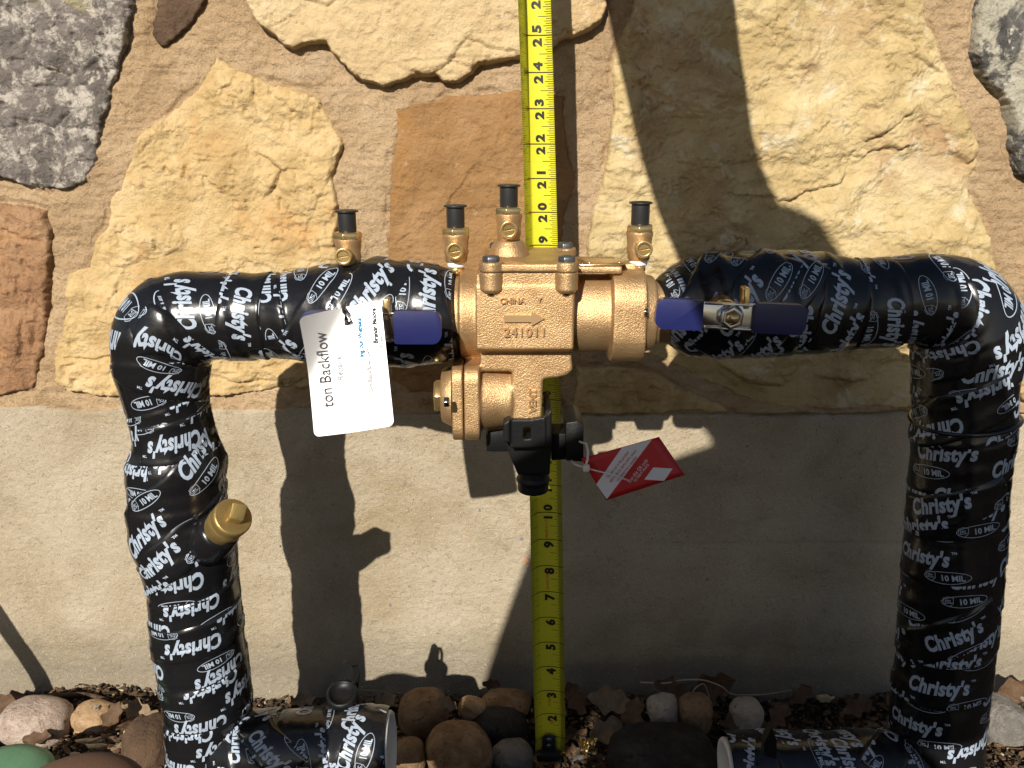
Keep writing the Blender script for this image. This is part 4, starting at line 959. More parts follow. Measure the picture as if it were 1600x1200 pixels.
V, F = tube([P(914, 731, -6.42), P(925, 734, -6.42), P(942, 738, -6.46), P(960, 743, -6.5), P(983, 751, -6.5)], .022, 8); mk("nylon_tie", V, F, M['tie'], rt)
V, F = join([box(*sum(([c - .09, c + .09] for c in P(916, 731, -6.45)), []))]); bevelled("tie_knot", V, F, M['tie'], rt, .04)

# white card hanging from the left handle
CC = ((474, 490), (595, 470), (616, 665), (491, 683))
cardt = thing("white_card", P(545, 675, -8.2), "glossy white service card hanging on the left blue handle", "card")
qc = quadmap(CC, (-8.20, -8.20, -8.95, -8.95))
Wc = [np.array(qc(u, v)) for u, v in ((0, 0), (1, 0), (1, 1), (0, 1))]
pw, ph = np.linalg.norm(Wc[1] - Wc[0]), np.linalg.norm(Wc[2] - Wc[1])
outer = [((x + pw / 2) / pw, (y + ph / 2) / ph) for x, y in rrect(pw, ph, .13, 5)]
hu = uv_of(541, 506, CC); slot = [(hu[0] + .045 * math.cos(t), hu[1] + .030 * math.sin(t)) for t in np.linspace(math.radians(75), math.radians(-255), 22)]
topv = 1.0
k = max(range(len(outer)), key=lambda i: (outer[i][1] > .999, -abs(outer[i][0] - (hu[0] + .02))))
# outline runs counter clockwise; split the top edge at the keyhole slot
oi = [i for i in range(len(outer))]
iR = max(i for i in oi if outer[i][1] > .999 and outer[i][0] > .5)
poly = outer[:iR + 1] + [(hu[0] + .012, 1.0)] + slot + [(hu[0] - .012, 1.0)] + outer[iR + 1:]
def cardpt(u, v, off):
    c_ = min(1, max(0, v - 1.06 * u - .34)); return qc(u, v) + np.array([0, -off - .05 * math.sin(u * math.pi) - 1.3 * c_ ** 2 * (1 - .3 * c_), 0])
me = bmesh.new(); vs = [me.verts.new((u, v, 0)) for u, v in poly]; me.faces.new(vs)
bmesh.ops.triangulate(me, faces=me.faces[:]); 
for a in np.arange(.04, 1, .04):
    bmesh.ops.bisect_plane(me, geom=me.verts[:] + me.edges[:] + me.faces[:], plane_co=(a, 0, 0), plane_no=(1, 0, 0), dist=1e-6)
    bmesh.ops.bisect_plane(me, geom=me.verts[:] + me.edges[:] + me.faces[:], plane_co=(0, a, 0), plane_no=(0, 1, 0), dist=1e-6)
me.verts.index_update(); vv = [(v.co.x, v.co.y) for v in me.verts]; ff = [tuple(v.index for v in f.verts) for f in me.faces]; me.free()
n = len(vv); V = [cardpt(u, v, 0) for u, v in vv] + [cardpt(u, v, -.03) for u, v in vv]
ec = {}
for q in ff:
    for i in range(len(q)): ec[(q[i], q[(i + 1) % len(q)])] = 1
F = ff + [tuple(i + n for i in q[::-1]) for q in ff] + [(a + n, b + n, b, a)[::-1] for a, b in ec if (b, a) not in ec]
cs_ = mk("card_sheet", V, F, M['card'], cardt, True); cs_.data.set_sharp_from_angle(angle=math.radians(40))
def ctext(s, x0, y0, ang, size, mat, bold=0, sx=1):
    v, f = text2d(s, 1.0, bold, 0, sx, cell=0, res=3); v = v * size; ca, sa = math.cos(math.radians(ang)), math.sin(math.radians(ang))
    px_ = x0 + v[:, 0] * ca - v[:, 1] * sa; py_ = y0 - v[:, 0] * sa - v[:, 1] * ca
    return mk("printing", np.array([cardpt(*uv_of(a, b, CC), .035) for a, b in zip(px_, py_)]), f, mat, cardt, False)
ctext("ton Backflow", 522, 634, 95.5, 26, M['cardink'], 0, .86)
ctext("Repairs", 537, 592, 95.5, 13, M['cardink2'], .015, .95)
ctext("ing our Website", 569, 556, 94, 10.5, M['cardblue'], .035, .88)
ctext("tionBackflow.com", 583, 610, 94, 10, M['cardink2'], .02, .94)
ctext("Brandn Moore", 591, 535, 94, 10.5, M['cardink'], .035, .88)
ctext("Potable Water Protector", 599, 541, 94, 8, M['cardink2'], .015, .74)
V, F = tube([P(541, 507, -8.3), P(541, 498, -8.62), P(538, 487, -8.55), P(537, 478, -8.1), P(538, 474, -7.7)], .05, 8); mk("hang_cord", V, F, M['rubber'], cardt)

# ------------------------------------------------------------------ tape measure blade
tm = thing("tape_measure", P(860, 1170, -1.2), "yellow steel tape measure standing upright behind the valve", "tape measure")
zz = np.array([.35, 1, 3, 6, 10, 14, 19, 23, 26, 30, 33.5])
cxs = np.array([P(859, 1175, -1.1)[0], P(860, 1142, -1.1)[0], P(858, 1067, -1.1)[0], P(856, 951, -1.1)[0], P(853, 789, -1.1)[0], P(850, 620, -1.1)[0], P(845.5, 382, -1.1)[0], P(839, 172, -1.1)[0], P(833, 1, -1.1)[0], 0, 0])
cxs[-2] = cxs[-3] - .18; cxs[-1] = cxs[-2] - .15
wid = np.array([1.10, 1.10, 1.12, 1.12, 1.10, 1.07, 1.02, .99, .98, .98, .98])      # chord of the curled blade
asym = np.array([.06, .08, .1, .12, .2, .3, .45, .6, .7, .75, .8])
yy = np.array([-1.0, -1.0, -1.05, -1.05, -1.0, -1.0, -1.05, -1.15, -1.2, -1.2, -1.2])
def blade(z, t, off=0.0):
    """t in -1..1 across; curled towards the viewer at both edges, the left side steeper further up"""
    z = np.asarray(z, float); t = np.asarray(t, float)
    c = np.interp(z, zz, cxs); h = np.interp(z, zz, wid) / 2; a = np.interp(z, zz, asym); y = np.interp(z, zz, yy)
    bendl = sstep(-.25, -1, t)
    x = c + h * t + h * .12 * a * bendl
    d = .14 * t ** 2 + a * 1.5 * np.clip((-t - .54) / .46, 0, 1)
    return np.stack([x, y - d - off, z], -1)
Z_, T_ = np.meshgrid(np.arange(.35, 33.5, .1), np.linspace(-1, 1, 25), indexing='ij')
n0, n1 = Z_.shape; ix = np.arange(n0 * n1).reshape(n0, n1)
F = np.stack([ix[:-1, :-1], ix[:-1, 1:], ix[1:, 1:], ix[1:, :-1]], -1).reshape(-1, 4)
f0 = blade(Z_, T_).reshape(-1, 3); b0 = blade(Z_, T_, -.012).reshape(-1, 3)
rim = np.concatenate([ix[0], ix[1:, -1], ix[-1, -2::-1], ix[-2:0:-1, 0]]); m0 = len(f0)
RF = np.stack([rim, np.roll(rim, -1), np.roll(rim, -1) + m0, rim + m0], -1)
mk("blade", np.concatenate([f0, b0]), np.concatenate([F, F[:, ::-1] + m0, RF]), M['ruler'], tm)
VV = []; FF = []; VR = []; FR = []
def addrect(z, dz, t0, t1, L=None, slope=0.0):
    L = VV if L is None else L; k = len(L); n = 8
    for j in range(n + 1):
        t = t0 + (t1 - t0) * j / n; zc_ = z
        L.append(blade(zc_ - dz / 2, t, .006)); L.append(blade(zc_ + dz / 2, t, .006))
    for j in range(n): (FF if L is VV else FR).append((k + 2 * j, k + 2 * j + 2, k + 2 * j + 3, k + 2 * j + 1))
for i in range(13, 33 * 32):
    z = i / 32.0
    if i % 32 == 0: addrect(z, .030, -1, 1); continue
    if i % 2 and z > 12: continue
    t0 = .74 if i % 2 else .68 if i % 4 else .60 if i % 8 else .52 if i % 16 else .24
    addrect(z, .016, t0, .995)
    if i % 2 == 0:
        t1 = -.84 if i % 4 else -.78 if i % 8 else -.72 if i % 16 else -.50
        addrect(z, .014, -.995, t1)
def bladetext(s, z, t, size, mat_list, bold=.02, sx=1.0, kern=1.0):
    """reads upwards: text x -> z, text y -> -t"""
    L, Fl = mat_list; v, f = center(text2d(s, size, bold, 0, sx, cell=.1, space=kern, res=3)); k = len(L)
    h = .5
    for x, y in v: L.append(blade(z + x, t - y / (h * 1.05), .008))
    Fl += [tuple(i + k for i in q) for q in f]
for nn_ in range(2, 33):
    s = str(nn_)
    if len(s) == 1: bladetext(s, nn_ - .20, .16, .40, (VV, FF), .022, 1.15)
    else:
        bladetext(s[0], nn_ - .19, .14, .36, (VV, FF), .020, 1.15); bladetext(s[1], nn_ + .17, .14, .36, (VV, FF), .020, 1.15)
    if nn_ > 12 and nn_ % 12: bladetext(str(nn_ % 12), nn_ - .0 + .0, -.62, .20, (VR, FR), .006)
bladetext("2F", 24.0, -.6, .22, (VV, FF), .01)
for z_, s_ in ((2.55, "FATMAX"), (9.45, "MADE IN U.S.A."), (7.5, "BLADE ARMOR"),): bladetext(s_, z_ , .02, .115, (VR, FR), .002, 1.0)
bladetext("16", 1.62, .12, .2, (VR, FR), .004)
mk("black_markings", np.array(VV), FF, M['black'], tm, False); tag(mk("red_markings", np.array(VR), FR, M['redink'], tm, False), kind="stuff")
hk = P(858, 1150, -1.3)
V, F = join([prism(rrect(.5, .9, .2), (0, -1, 0), (hk[0], -1.13, .75), .06, u=(1, 0, 0)), prism(rrect(.9, .3, .08), (0, -1, 0), (hk[0], -1.2, .42), .3, u=(1, 0, 0))]); hkobj = bevelled("end_hook", V, F, M['steelhook'], tm, .02)
for z_ in (.72, 1.0):
    V, F = lathe([(.11, 0), (.10, .04), (.04, .06)], 16, (0, -1, 0), (hk[0], -1.19, z_)); mk("rivet", V, F, M['darksteel'], hkobj)
# its case, held above against the wall
tcx = cxs[-1]
V, F = prism(rrect(2.9, 2.9, .8, 6), (1, 0, 0), (tcx - .75, -2.3, 34.7), 1.5, u=(0, 1, 0)); bevelled("case", V, F, simple("yellow_case_plastic", (.60, .42, .02), .4), tm, .12, 3)

# ------------------------------------------------------------------ stones, leaves, chips on the ground
bm = bmesh.new(); bmesh.ops.create_icosphere(bm, subdivisions=4, radius=1); bm.verts.index_update()
ICO = np.array([v.co[:] for v in bm.verts]); ICOF = [tuple(v.index for v in f.verts) for f in bm.faces]; bm.free()
def cobblestone(px_, py_, wpx, hpx, Y, mat, lab, seed, dep=None, rough=.12, rot=0.0, ang=1.0):
    c = P(px_, py_, Y + 2.3); k = depth(c) / FPX; a = wpx * k / 2; b = hpx * k / 2 * 1.02; d = dep or (a + b) / 2
    R = np.random.RandomState(seed); o3 = R.rand(3) * 40
    q = ICO * 1.0; nrm = noise3(q[:, 0] * ang + o3[0], q[:, 1] * ang + o3[1], q[:, 2] * ang + o3[2]); n2 = noise3(q[:, 0] * 2.6 + o3[1], q[:, 1] * 2.6 + o3[2], q[:, 2] * 2.6 + o3[0])
    n3 = noise3(q[:, 0] * 9 + o3[1], q[:, 1] * 9, q[:, 2] * 9 + o3[0])
    sup = (np.abs(q) ** 2.5).sum(1) ** (-1 / 2.5)
    q = q * (sup * (1 + rough * nrm + rough * .4 * n2 + .022 * n3))[:, None] * [a, d, b]
    cr, sr = math.cos(rot), math.sin(rot); q = np.stack([q[:, 0] * cr - q[:, 2] * sr, q[:, 1], q[:, 0] * sr + q[:, 2] * cr], 1)
    c = c - [0, 0, .12]; o = mk("river_stone", q + c, ICOF, M[mat]); tag(o, lab, "stone", "loose stones along the foot of the wall"); return o
ST = [(57, 1124, 108, 64, -2.2, 'r_pink', "large pinkish oval stone at the left, beside the green lid", 1, .05, -.12),
      (147, 1118, 74, 46, -1.7, 'r_tan', "orange and tan stone right of the pinkish oval one", 2, .12, 0),
      (661, 1108, 76, 66, -2.4, 'r_brown', "tan brown upright stone right of the white pipe end, against the wall", 3, .10, .2),
      (738, 1102, 46, 32, -2.0, 'r_tan', "small tan stone with leaf litter, between two brown stones", 4, .14, -.3),
      (718, 1168, 100, 80, -4.4, 'r_brown', "biggest brown cobble in the front, left of the rule", 5, .12, 0),
      (640, 1180, 50, 60, -4.6, 'r_brown', "brown stone directly beside the white pipe end", 6, .1, 0),
      (792, 1096, 78, 30, -1.6, 'r_brown', "flat reddish stone lying against the wall left of the rule", 7, .12, -.05),
      (780, 1130, 90, 60, -2.3, 'r_black', "black rounded stone sunk behind the brown cobble", 8, .07, 0),
      (800, 1182, 66, 52, -4.0, 'r_grey', "speckled grey brown stone just left of the rule's foot", 9, .1, 0),
      (850, 1203, 64, 46, -3.4, 'r_tan', "smooth tan stone covering the rule's foot", 10, .06, 0),
      (930, 1204, 90, 44, -3.6, 'r_grey', "smooth grey stone at the bottom edge right of the rule", 11, .06, 0),
      (1036, 1108, 48, 52, -2.2, 'r_pale', "pale angular stone among leaves, right of the rule", 12, .16, .2),
      (1088, 1112, 56, 62, -2.4, 'r_brown', "mottled brown stone between two pale ones", 13, .14, 0),
      (1166, 1112, 48, 48, -2.2, 'r_pale', "pale beige broken stone above the right branch pipe", 14, .14, 0),
      (1035, 1178, 170, 76, -4.4, 'r_black', "wide black rounded stone in the front, right of the gold foil", 15, .05, 0),
      (1572, 1128, 84, 78, -2.2, 'r_grey', "grey rough lump right of the right pipe's foot", 16, .16, -.5),
      (236, 1165, 78, 100, -4.2, 'dark', "dark sooty lump beside the foot of the left pipe", 17, .12, 0.2)]
for (x, y, w_, h_, Y, mt, lb, sdn, rg, rt_) in ST: cobblestone(x, y, w_, h_, Y, mt, lb, sdn, None, rg, rt_)

# leaf litter and chips nobody could count
def scatter(n, xr, yr, size, seed, flat=.25, elong=2.0, lift=.05):
    R = np.random.RandomState(seed); V = []; F = []
    for i in range(n):
        x, y = R.uniform(*xr), yr[0] + (yr[1] - yr[0]) * R.rand(); z = float(ground_z(x, y)) + lift + R.rand() * .18
        s = size * R.uniform(.35, 1.3); L = s * R.uniform(.8, elong); t = s * flat
        pts = np.array([(L, 0, 0), (.4 * L, s * .5, t), (-.5 * L, s * .55, 0), (-L, 0, t * .5), (-.4 * L, -s * .5, -t * .2), (.5 * L, -s * .45, t * .4)]) * R.uniform(.8, 1.2, (6, 3))
        a, b, c = R.rand(3) * [6.3, .9, .9]; m_ = Matrix.Rotation(a, 3, 'Z') @ Matrix.Rotation(b - .45, 3, 'X') @ Matrix.Rotation(c - .45, 3, 'Y')
        q = np.concatenate([pts, pts - [0, 0, t + .02]]) @ np.array(m_).T + [x, y, z]; k = len(V)
        V += [tuple(p) for p in q]; F += [tuple(k + j for j in range(6)), tuple(k + 6 + j for j in range(6))[::-1]] + [(k + j, k + 6 + j, k + 6 + (j + 1) % 6, k + (j + 1) % 6) for j in range(6)]
    return np.array(V), F
V, F = scatter(9000, (-21, 21), (-4.5, 2.9), .10, 3, lift=.12); o = mk("mulch", V, F, M['mulch'], smooth=False); tag(o, "dark shredded mulch along the foot of the wall", "mulch", kind="stuff")
V, F = scatter(700, (-21, 21), (-3, 2.8), .065, 5, .5, 1.5, .12); o = mk("wood_crumbs", V, F, M['chip'], smooth=False); tag(o, "pale crumbs of bark and grit in the mulch", "grit", kind="stuff")
V, F = scatter(2200, (-21, 21), (-4, 2.9), .17, 8, .06, 1.6, .22); o = mk("leaf_litter", V, F, M['leaf'], smooth=False); tag(o, "small torn brown leaf bits in the mulch", "leaf litter", kind="stuff")

def chip(px_, py_, wpx, hpx, Y, mat, name, lab, cat, seed, grp=None, tilt=.3):
    R = np.random.RandomState(seed); c = P(px_, py_, Y + 2.3); k = depth(c) / FPX; a, b = wpx * k / 2, hpx * k / 2
    n = 14; pts = []
    for i in range(n):
        t = 2 * math.pi * i / n; r = 1 + .28 * R.uniform(-1, 1); pts.append((a * r * math.cos(t), R.uniform(-.08, .08) - tilt * b * r * math.sin(t), b * r * math.sin(t)))
    top_ = np.array(pts) * [.8, 1, .8] + [0, -.10, .02]; V = np.concatenate([np.array(pts), top_, [[0, -.16, 0]], np.array(pts) + [0, .10, -.03]]) + c
    F = [(i, (i + 1) % n, n + (i + 1) % n, n + i) for i in range(n)] + [(n + i, n + (i + 1) % n, 2 * n) for i in range(n)] + [(2 * n + 1 + i, 2 * n + 1 + (i + 1) % n, (i + 1) % n, i) for i in range(n)]
    o = mk(name, V, F, M[mat], smooth=False); tag(o, lab, cat, grp); return o
G1 = "pale bark chips in the mulch"
chip(205, 1148, 34, 22, -3.6, 'chip', "bark_chip", "pale ragged chip on the dark mound left of the left pipe", "chip", 1, G1)
chip(209, 1166, 18, 24, -3.8, 'chip', "bark_chip", "narrow pale chip hanging below the ragged one", "chip", 2, G1)
chip(140, 1158, 44, 14, -3.6, 'chip', "bark_chip", "long flat pale chip below the orange stone", "chip", 3, G1)
chip(156, 1170, 42, 24, -4.0, 'chip', "bark_chip", "lichen covered chip just above the bottom left edge", "chip", 4, G1)
chip(190, 1172, 34, 34, -4.2, 'leaf2', "bark_chip", "brown crumbly chip between pale chips and dark mound", "chip", 5, G1)
chip(118, 1180, 18, 10, -4.4, 'r_pale', "bark_chip", "tiny cream chip beside the green lid", "chip", 6, G1)
chip(152, 1105, 10, 7, -2.6, 'r_pale', "bark_chip", "tiny cream fleck on top of the orange stone", "chip", 7, G1)
chip(1290, 1092, 26, 18, -1.2, 'chip', "bark_chip", "mossy chip at the wall above the right branch pipe", "chip", 8, G1)

# dead leaves: lobed, curled, each its own
def leaf(px_, py_, size_px, Y, mat, lab, seed, roll=0., pitch=.5, lobes=2.6):
    R = np.random.RandomState(seed); c = P(px_, py_, Y + 2.6); s = size_px * depth(c) / FPX / 2
    n = 36; V = []; 
    for i in range(n):
        t = i / (n - 1); x = (t * 2 - 1); wd = (.50 * math.sin(math.pi * t) ** .7) * (1 + .26 * math.cos(lobes * 2 * math.pi * t)) + .02
        curl = .25 * x * x
        for sgn in (-1, -.5, 0, .5, 1): V.append((x, wd * sgn * R.uniform(.95, 1.05), curl + .45 * wd * abs(sgn) + .12 * math.sin(7 * t + sgn * 2 + seed) * abs(sgn)))
    V = np.array(V) * s; m_ = Matrix.Rotation(R.uniform(-.4, .4), 3, 'Y') @ Matrix.Rotation(pitch, 3, 'X') @ Matrix.Rotation(roll, 3, 'Z')
    V = V @ np.array(m_).T + c; k = len(V); V = np.concatenate([V, V - [0, -.004, .008]])
    F = [(i * 5 + j, i * 5 + j + 1, (i + 1) * 5 + j + 1, (i + 1) * 5 + j) for i in range(n - 1) for j in range(4)]; F += [tuple(q + k for q in f[::-1]) for f in F]
    o = mk("dead_leaf", V, F, M[mat]); tag(o, lab, "leaf", "dead leaves at the foot of the wall")
    return o
LF = [(1110, 1072, 78, -1.0, 'leaf', "upright dark brown leaf leaning on the wall above the roots", 1, .4, 1.2), (1050, 1078, 60, -1.2, 'leaf', "dark leaf lying under the pale root", 2, -.5, .9), (950, 1095, 74, -1.8, 'leaf2', "grey brown leaf right of the rule, above the foil", 3, .2, .8),
      (990, 1120, 60, -2.6, 'leaf', "curled leaf between foil and pale angular stone", 4, 1.1, .6), (900, 1090, 54, -1.5, 'leaf', "brown leaf tucked against the rule's right edge", 5, 1.8, 1.0), (945, 1142, 64, -3.0, 'leaf2', "crumpled tan leaf over the gold foil", 6, .6, .7),
      (700, 1098, 34, -2.9, 'leaf2', "pale folded leaf lying on the upright brown stone", 7, -.5, 1.2), (216, 1108, 52, -1.5, 'leaf2', "tan leaf at the wall just left of the left pipe", 8, -.3, 1.0), (176, 1120, 48, -2.6, 'leaf', "dark curled leaf touching the orange stone", 9, 1.3, .7),
      (475, 1092, 40, -1.0, 'leaf2', "tan leaf at the wall behind the left branch pipe", 10, .2, 1.1), (1250, 1085, 44, -1.0, 'leaf', "dark leaf at the wall above the right branch pipe", 11, .3, 1.0), (268, 1180, 40, -4.8, 'leaf2', "orange brown leaf at the left pipe's foot", 12, .8, .8),
      (1585, 1075, 60, -1.0, 'leaf', "dark leaf over the grey lump at the right", 13, 0, 1.2), (15, 1098, 56, -1.0, 'leaf', "dark leaf behind the pinkish stone", 14, .5, 1.0), (1340, 1105, 50, -1.8, 'leaf', "flat dark leaf left of the right pipe's foot", 15, .1, .7), (768, 1068, 30, -.8, 'leaf', "small leaf against the wall left of the rule", 16, .1, 1.3),
      (870, 1120, 44, -1.9, 'leaf2', "reddish leaf bit right beside the end hook", 17, .9, .9)]
LF += [(1000, 1150, 50, -3.2, 'leaf', "flat brown leaf in front of the wide black stone", 21, 1.6, .5), (1145, 1130, 46, -2.8, 'leaf', "small dark leaf left of the pale broken stone", 22, .4, .6), (1215, 1118, 52, -2.2, 'leaf', "brown leaf behind the white rim of the right branch pipe", 23, .9, .7),
       (60, 1155, 44, -3.6, 'leaf', "reddish leaf bit between the pinkish stone and the green lid", 24, .1, .5), (235, 1128, 40, -3.0, 'leaf2', "tan leaf lying over the dark sooty lump", 25, 1.0, .8), (885, 1150, 40, -2.4, 'leaf', "brown leaf between the rule and the gold foil", 26, .3, .6), (1400, 1100, 50, -1.0, 'leaf', "dark leaf against the wall just left of the right pipe", 27, 2.2, 1.1),
       (600, 1098, 44, -1.6, 'leaf2', "tan leaf behind the white pipe end", 28, .5, .9), (1560, 1165, 50, -3.0, 'leaf', "brown leaf in front of the grey lump", 29, .7, .5)]
for a in LF: leaf(*a)
def root(pts, r, lab, mat='root', name="root"):
    p = np.array([P(x, y, Y + 2.9) for x, y, Y in pts]); t = np.linspace(0, len(p) - 1, 6 * len(p)); q = np.stack([np.interp(t, range(len(p)), p[:, i]) for i in range(3)], 1)
    k = np.array([.25, .5, .25]); 
    for _ in range(4): q[1:-1] = (q[:-2] + 2 * q[1:-1] + q[2:]) / 4
    V, F = tube(q, np.linspace(r, r * .5, len(q)), 7); o = mk(name, V, F, M[mat]); tag(o, lab, name)
root([(1000, 1066, -1.2), (1040, 1068, -1.4), (1068, 1062, -1.4), (1100, 1062, -1.6), (1128, 1072, -1.6), (1142, 1086, -1.6), (1190, 1086, -1.2), (1240, 1078, -.8)], .035, "long pale root bending along the wall right of the rule")
root([(1078, 1090, -2.0), (1086, 1075, -1.9), (1100, 1066, -1.8), (1110, 1092, -1.9), (1096, 1096, -2.2)], .025, "thin looped root hanging over the mottled stone")
root([(1002, 1095, -2.4), (1014, 1112, -2.6), (1024, 1132, -2.8)], .03, "short twig leaning on the pale angular stone", 'twig', "twig")
root([(30, 1092, -.8), (90, 1088, -1.1), (130, 1084, -1.0), (165, 1092, -.9), (190, 1104, -1.0)], .13, "thick dark root arching behind the orange stone", 'mulch')
root([(560, 1078, -.9), (600, 1080, -.7), (640, 1084, -.7)], .02, "straw lying along the wall behind the left branch pipe", 'twig', "straw")
# gold foil scrap
R = np.random.RandomState(4); c = P(919, 1168, -1.4); n = 12
gxx, gyy = np.meshgrid(np.linspace(-.32, .32, n), np.linspace(-.34, .34, n)); hh = .16 * R.randn(n, n) * .5
V = np.stack([gxx.ravel() + .03 * R.randn(n * n), -hh.ravel(), gyy.ravel() + .03 * R.randn(n * n)], 1) + c
ix = np.arange(n * n).reshape(n, n); F = np.stack([ix[:-1, :-1], ix[:-1, 1:], ix[1:, 1:], ix[1:, :-1]], -1).reshape(-1, 4)
o = mk("foil_scrap", np.concatenate([V, V + [0, .02, 0]]), np.concatenate([F, F[:, ::-1] + n * n]), M['foil'], smooth=False); tag(o, "crumpled gold foil scrap right of the rule's foot", "foil")
# green weed
wd_ = thing("weed", P(697, 1092, 2.2), "tiny green weed sprouting against the foundation", "weed")
for k in range(6):
    a = k * 1.1; c = P(697 + 5 * math.cos(a), 1086 - 3 * k, 2.2 + .1 * math.sin(a)); d = np.array([math.cos(a), math.sin(a) * .6, .6]); s = .12
    u = np.cross(d, [0, 0, 1]); u /= np.linalg.norm(u); V = [c, c + d * s * .5 + u * s * .4, c + d * s * 1.3, c + d * s * .5 - u * s * .4]; mk("leaf", V + [p + np.array([0, .01, -.01]) for p in V], [(0, 1, 2, 3), (7, 6, 5, 4)], M['weed'], wd_)
# green valve box lid, lower left
gc = P(12, 1232, -5.2)
gl = thing("valve_box_lid", gc, "faded green round valve box lid in the bottom left corner", "lid")
V, F = lathe([(1.6, -1.0), (1.55, -.25), (1.35, -.02), (.9, .12), (.4, .17)], 64, (0, 0, 1), gc + [-.3, .2, .45]); mk("lid_top", V, F, M['green'], gl)
V, F = prism(rrect(.1, .5, .04), (0, 0, 1), gc + [.0, -.5, .58], .04, u=(1, 0, 0)); mk("key_slot", V, F, M['black'], gl, False)
# unseen stake added beyond the left edge to cast the slanting shadow on the foundation
s0 = P(68, 1062, WY) - SUN * 7.5; s1 = P(-150, 735, WY) - SUN * 7.5
V, F = cyl(s0 + (s0 - s1) * .45, s1 + (s1 - s0) * 3.0, .36, .36, 20); st = mk("shadow_stake", V, F, M['wood']); tag(st, "slanting round wooden stake added unseen beyond the left edge as a shadow caster", "stake")

# ------------------------------------------------------------------ the person taking the photograph (stands behind the lens; casts the shadow)
person = thing("person", (0, -35, .6), "person crouching at the wall holding the tape measure up with one arm and a phone", "person")
def skin(name, joints, bones, mat, parent, sub=2, root_=0):
    me = bpy.data.meshes.new(name); base = np.array([j[0] for j in joints], float); o3 = base[root_]
    me.from_pydata([tuple((b - o3) * IN) for b in base], bones, []); o = bpy.data.objects.new(name, me); col.objects.link(o)
    s = o.modifiers.new("skin", 'SKIN'); s.use_smooth_shade = True
    for i, j in enumerate(joints):
        me.skin_vertices[0].data[i].radius = (j[1] * IN, j[1] * IN if len(j) < 3 else j[2] * IN); me.skin_vertices[0].data[i].use_root = (i == root_)
    b = o.modifiers.new("sub", 'SUBSURF'); b.levels = sub; b.render_levels = sub
    dg = bpy.context.evaluated_depsgraph_get(); m2 = bpy.data.meshes.new_from_object(o.evaluated_get(dg)); o.modifiers.clear(); o.data = m2; m2.materials.clear(); m2.materials.append(mat)
    m2.polygons.foreach_set("use_smooth", np.ones(len(m2.polygons), bool))
    o.parent = parent; o.location = Vector((o3 - wloc(parent)) * IN); WLOC[o.name] = o3; return o
J = [((0, -38, 13), 6.4), ((0, -37, 18), 6.0), ((.3, -35.5, 23), 7.0), ((.6, -34, 27), 6.2), ((.3, -34.3, 30.6), 2.5), ((.1, -34.2, 33.2), 2.2),
     ((4.2, -31.5, 30.2), 2.8), ((1.0, -19.5, 33.6), 2.05), ((2.0, -6.6, 35.2), 2.3), ((1.5, -3.9, 35.6), 1.4),
     ((-6.0, -33.5, 26.6), 3.0), ((-9.0, -34, 18.5), 2.2), ((-6.2, -29.4, 20.4), 1.6), ((-4.6, -28.6, 21.2), 1.2),
     ((-4, -38, 11.5), 4.2), ((-7.6, -19.5, 8.6), 2.4), ((-8.5, -30, 4), 2.2), ((-8.8, -27.5, 1.8), 1.7),
     ((5, -38, 11), 4.2), ((8, -24, 5.4), 3.0), ((8.5, -38, 3.0), 2.0), ((8.6, -44, 2.2), 1.6), ((7.0, -34, 26.5), 3.6)]
B_ = [(0, 1), (1, 2), (2, 3), (3, 4), (4, 5), (3, 6), (6, 7), (7, 8), (8, 9), (3, 10), (10, 11), (11, 12), (12, 13), (0, 14), (14, 15), (15, 16), (16, 17), (0, 18), (18, 19), (19, 20), (20, 21), (3, 22)]
skin("clothed_body", J, B_, M['shirt'], person)
q = ICO * 1.0; hd = q * np.array([3.0, 3.6, 4.4]); hd[:, 2] -= .3 * (q[:, 2] < 0) * np.abs(q[:, 2]) * 1.2
hd[:, 1] += .5 * np.exp(-((q[:, 0] / .18) ** 2 + ((q[:, 2] + .05) / .22) ** 2)) * (q[:, 1] > 0) * 1.1
HC = np.array([0.1, -34.0, 36.4]); mk("head", hd + HC, ICOF, M['skin'], person)
hr = q * np.array([3.25, 3.85, 4.5]); keep = (q[:, 2] > .25) | (q[:, 1] < -.25); kf = [f for f in ICOF if all(keep[i] for i in f)]
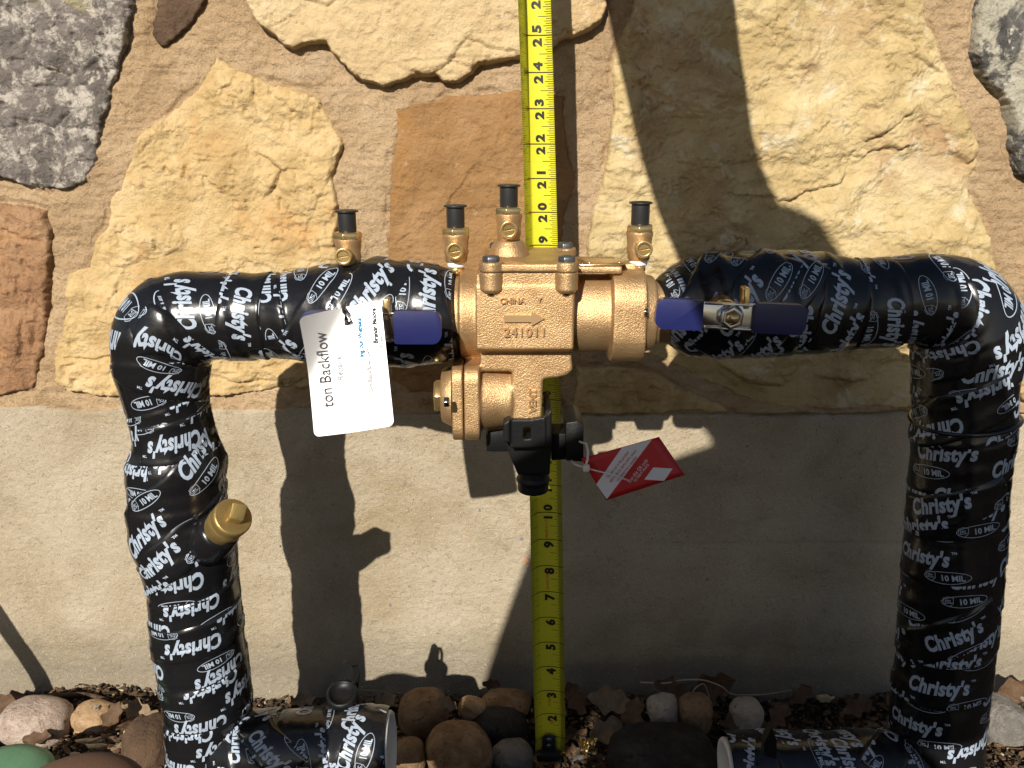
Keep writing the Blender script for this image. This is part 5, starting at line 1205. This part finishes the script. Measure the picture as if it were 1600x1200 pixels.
us = sorted({i for f in kf for i in f}); mp_ = {i: k for k, i in enumerate(us)}; mk("hair", (hr + HC)[us], [tuple(mp_[i] for i in f) for f in kf], M['hair'], person)
for sx_ in (-1, 1):
    mk("ear", ICO * [.35, .6, 1.0] + HC + [sx_ * 3.0, 0, -.2], ICOF, M['skin'], person)
def hand(palm, dirv, side, curl, parent):
    d = np.array(dirv, float); d /= np.linalg.norm(d); s_ = np.array(side, float); s_ -= d * (s_ @ d); s_ /= np.linalg.norm(s_); n_ = np.cross(d, s_)
    JJ = [(palm - d * 1.6, .9, .6), (palm, 1.3, .55)]; BB = [(0, 1)]
    for k, L in enumerate((2.6, 2.9, 2.7, 2.1)):
        o_ = palm + s_ * (k - 1.5) * .72 + d * .9; a = len(JJ)
        JJ += [(o_, .36, .34), (o_ + d * L * .45 + n_ * curl * .3, .34, .33), (o_ + d * L * .75 + n_ * curl * 1.0, .32, .3), (o_ + d * L * .8 + n_ * curl * 1.8, .27, .26)]; BB += [(1, a), (a, a + 1), (a + 1, a + 2), (a + 2, a + 3)]
    a = len(JJ); t0 = palm - d * .5 - s_ * 1.2; JJ += [(t0, .45, .42), (t0 - s_ * .9 + d * .8 + n_ * .4, .38, .36), (t0 - s_ * .9 + d * 1.9 + n_ * curl, .32, .3)]; BB += [(0, a), (a, a + 1), (a + 1, a + 2)]
    skin("hand", JJ, BB, M['skin'], parent, 2, 1)
hand(np.array([1.4, -3.6, 35.6]), (-.5, .85, -.1), (0, .1, 1), .8, person)
hand(np.array([-4.4, -28.5, 21.6]), (.3, .75, .4), (0, -.5, .9), .7, person)
ph_ = thing("phone", (0, -28.0, 20), "dark phone held upright behind the lens", "phone")
V, F = prism(rrect(5.4, 2.65, .35), (0, -1, 0), (-2.1, -27.95, 22.0), .28, u=(1, 0, 0)); bevelled("phone_case", V, F, M['phone'], ph_, .06)
# brown trousered knee that shows at the very bottom left
kp = P(95, 1221, -14.0)
mk("knee", ICO * [1.5, 1.6, .62] + kp + [0, 0, -.78], ICOF, M['trouser'], person)
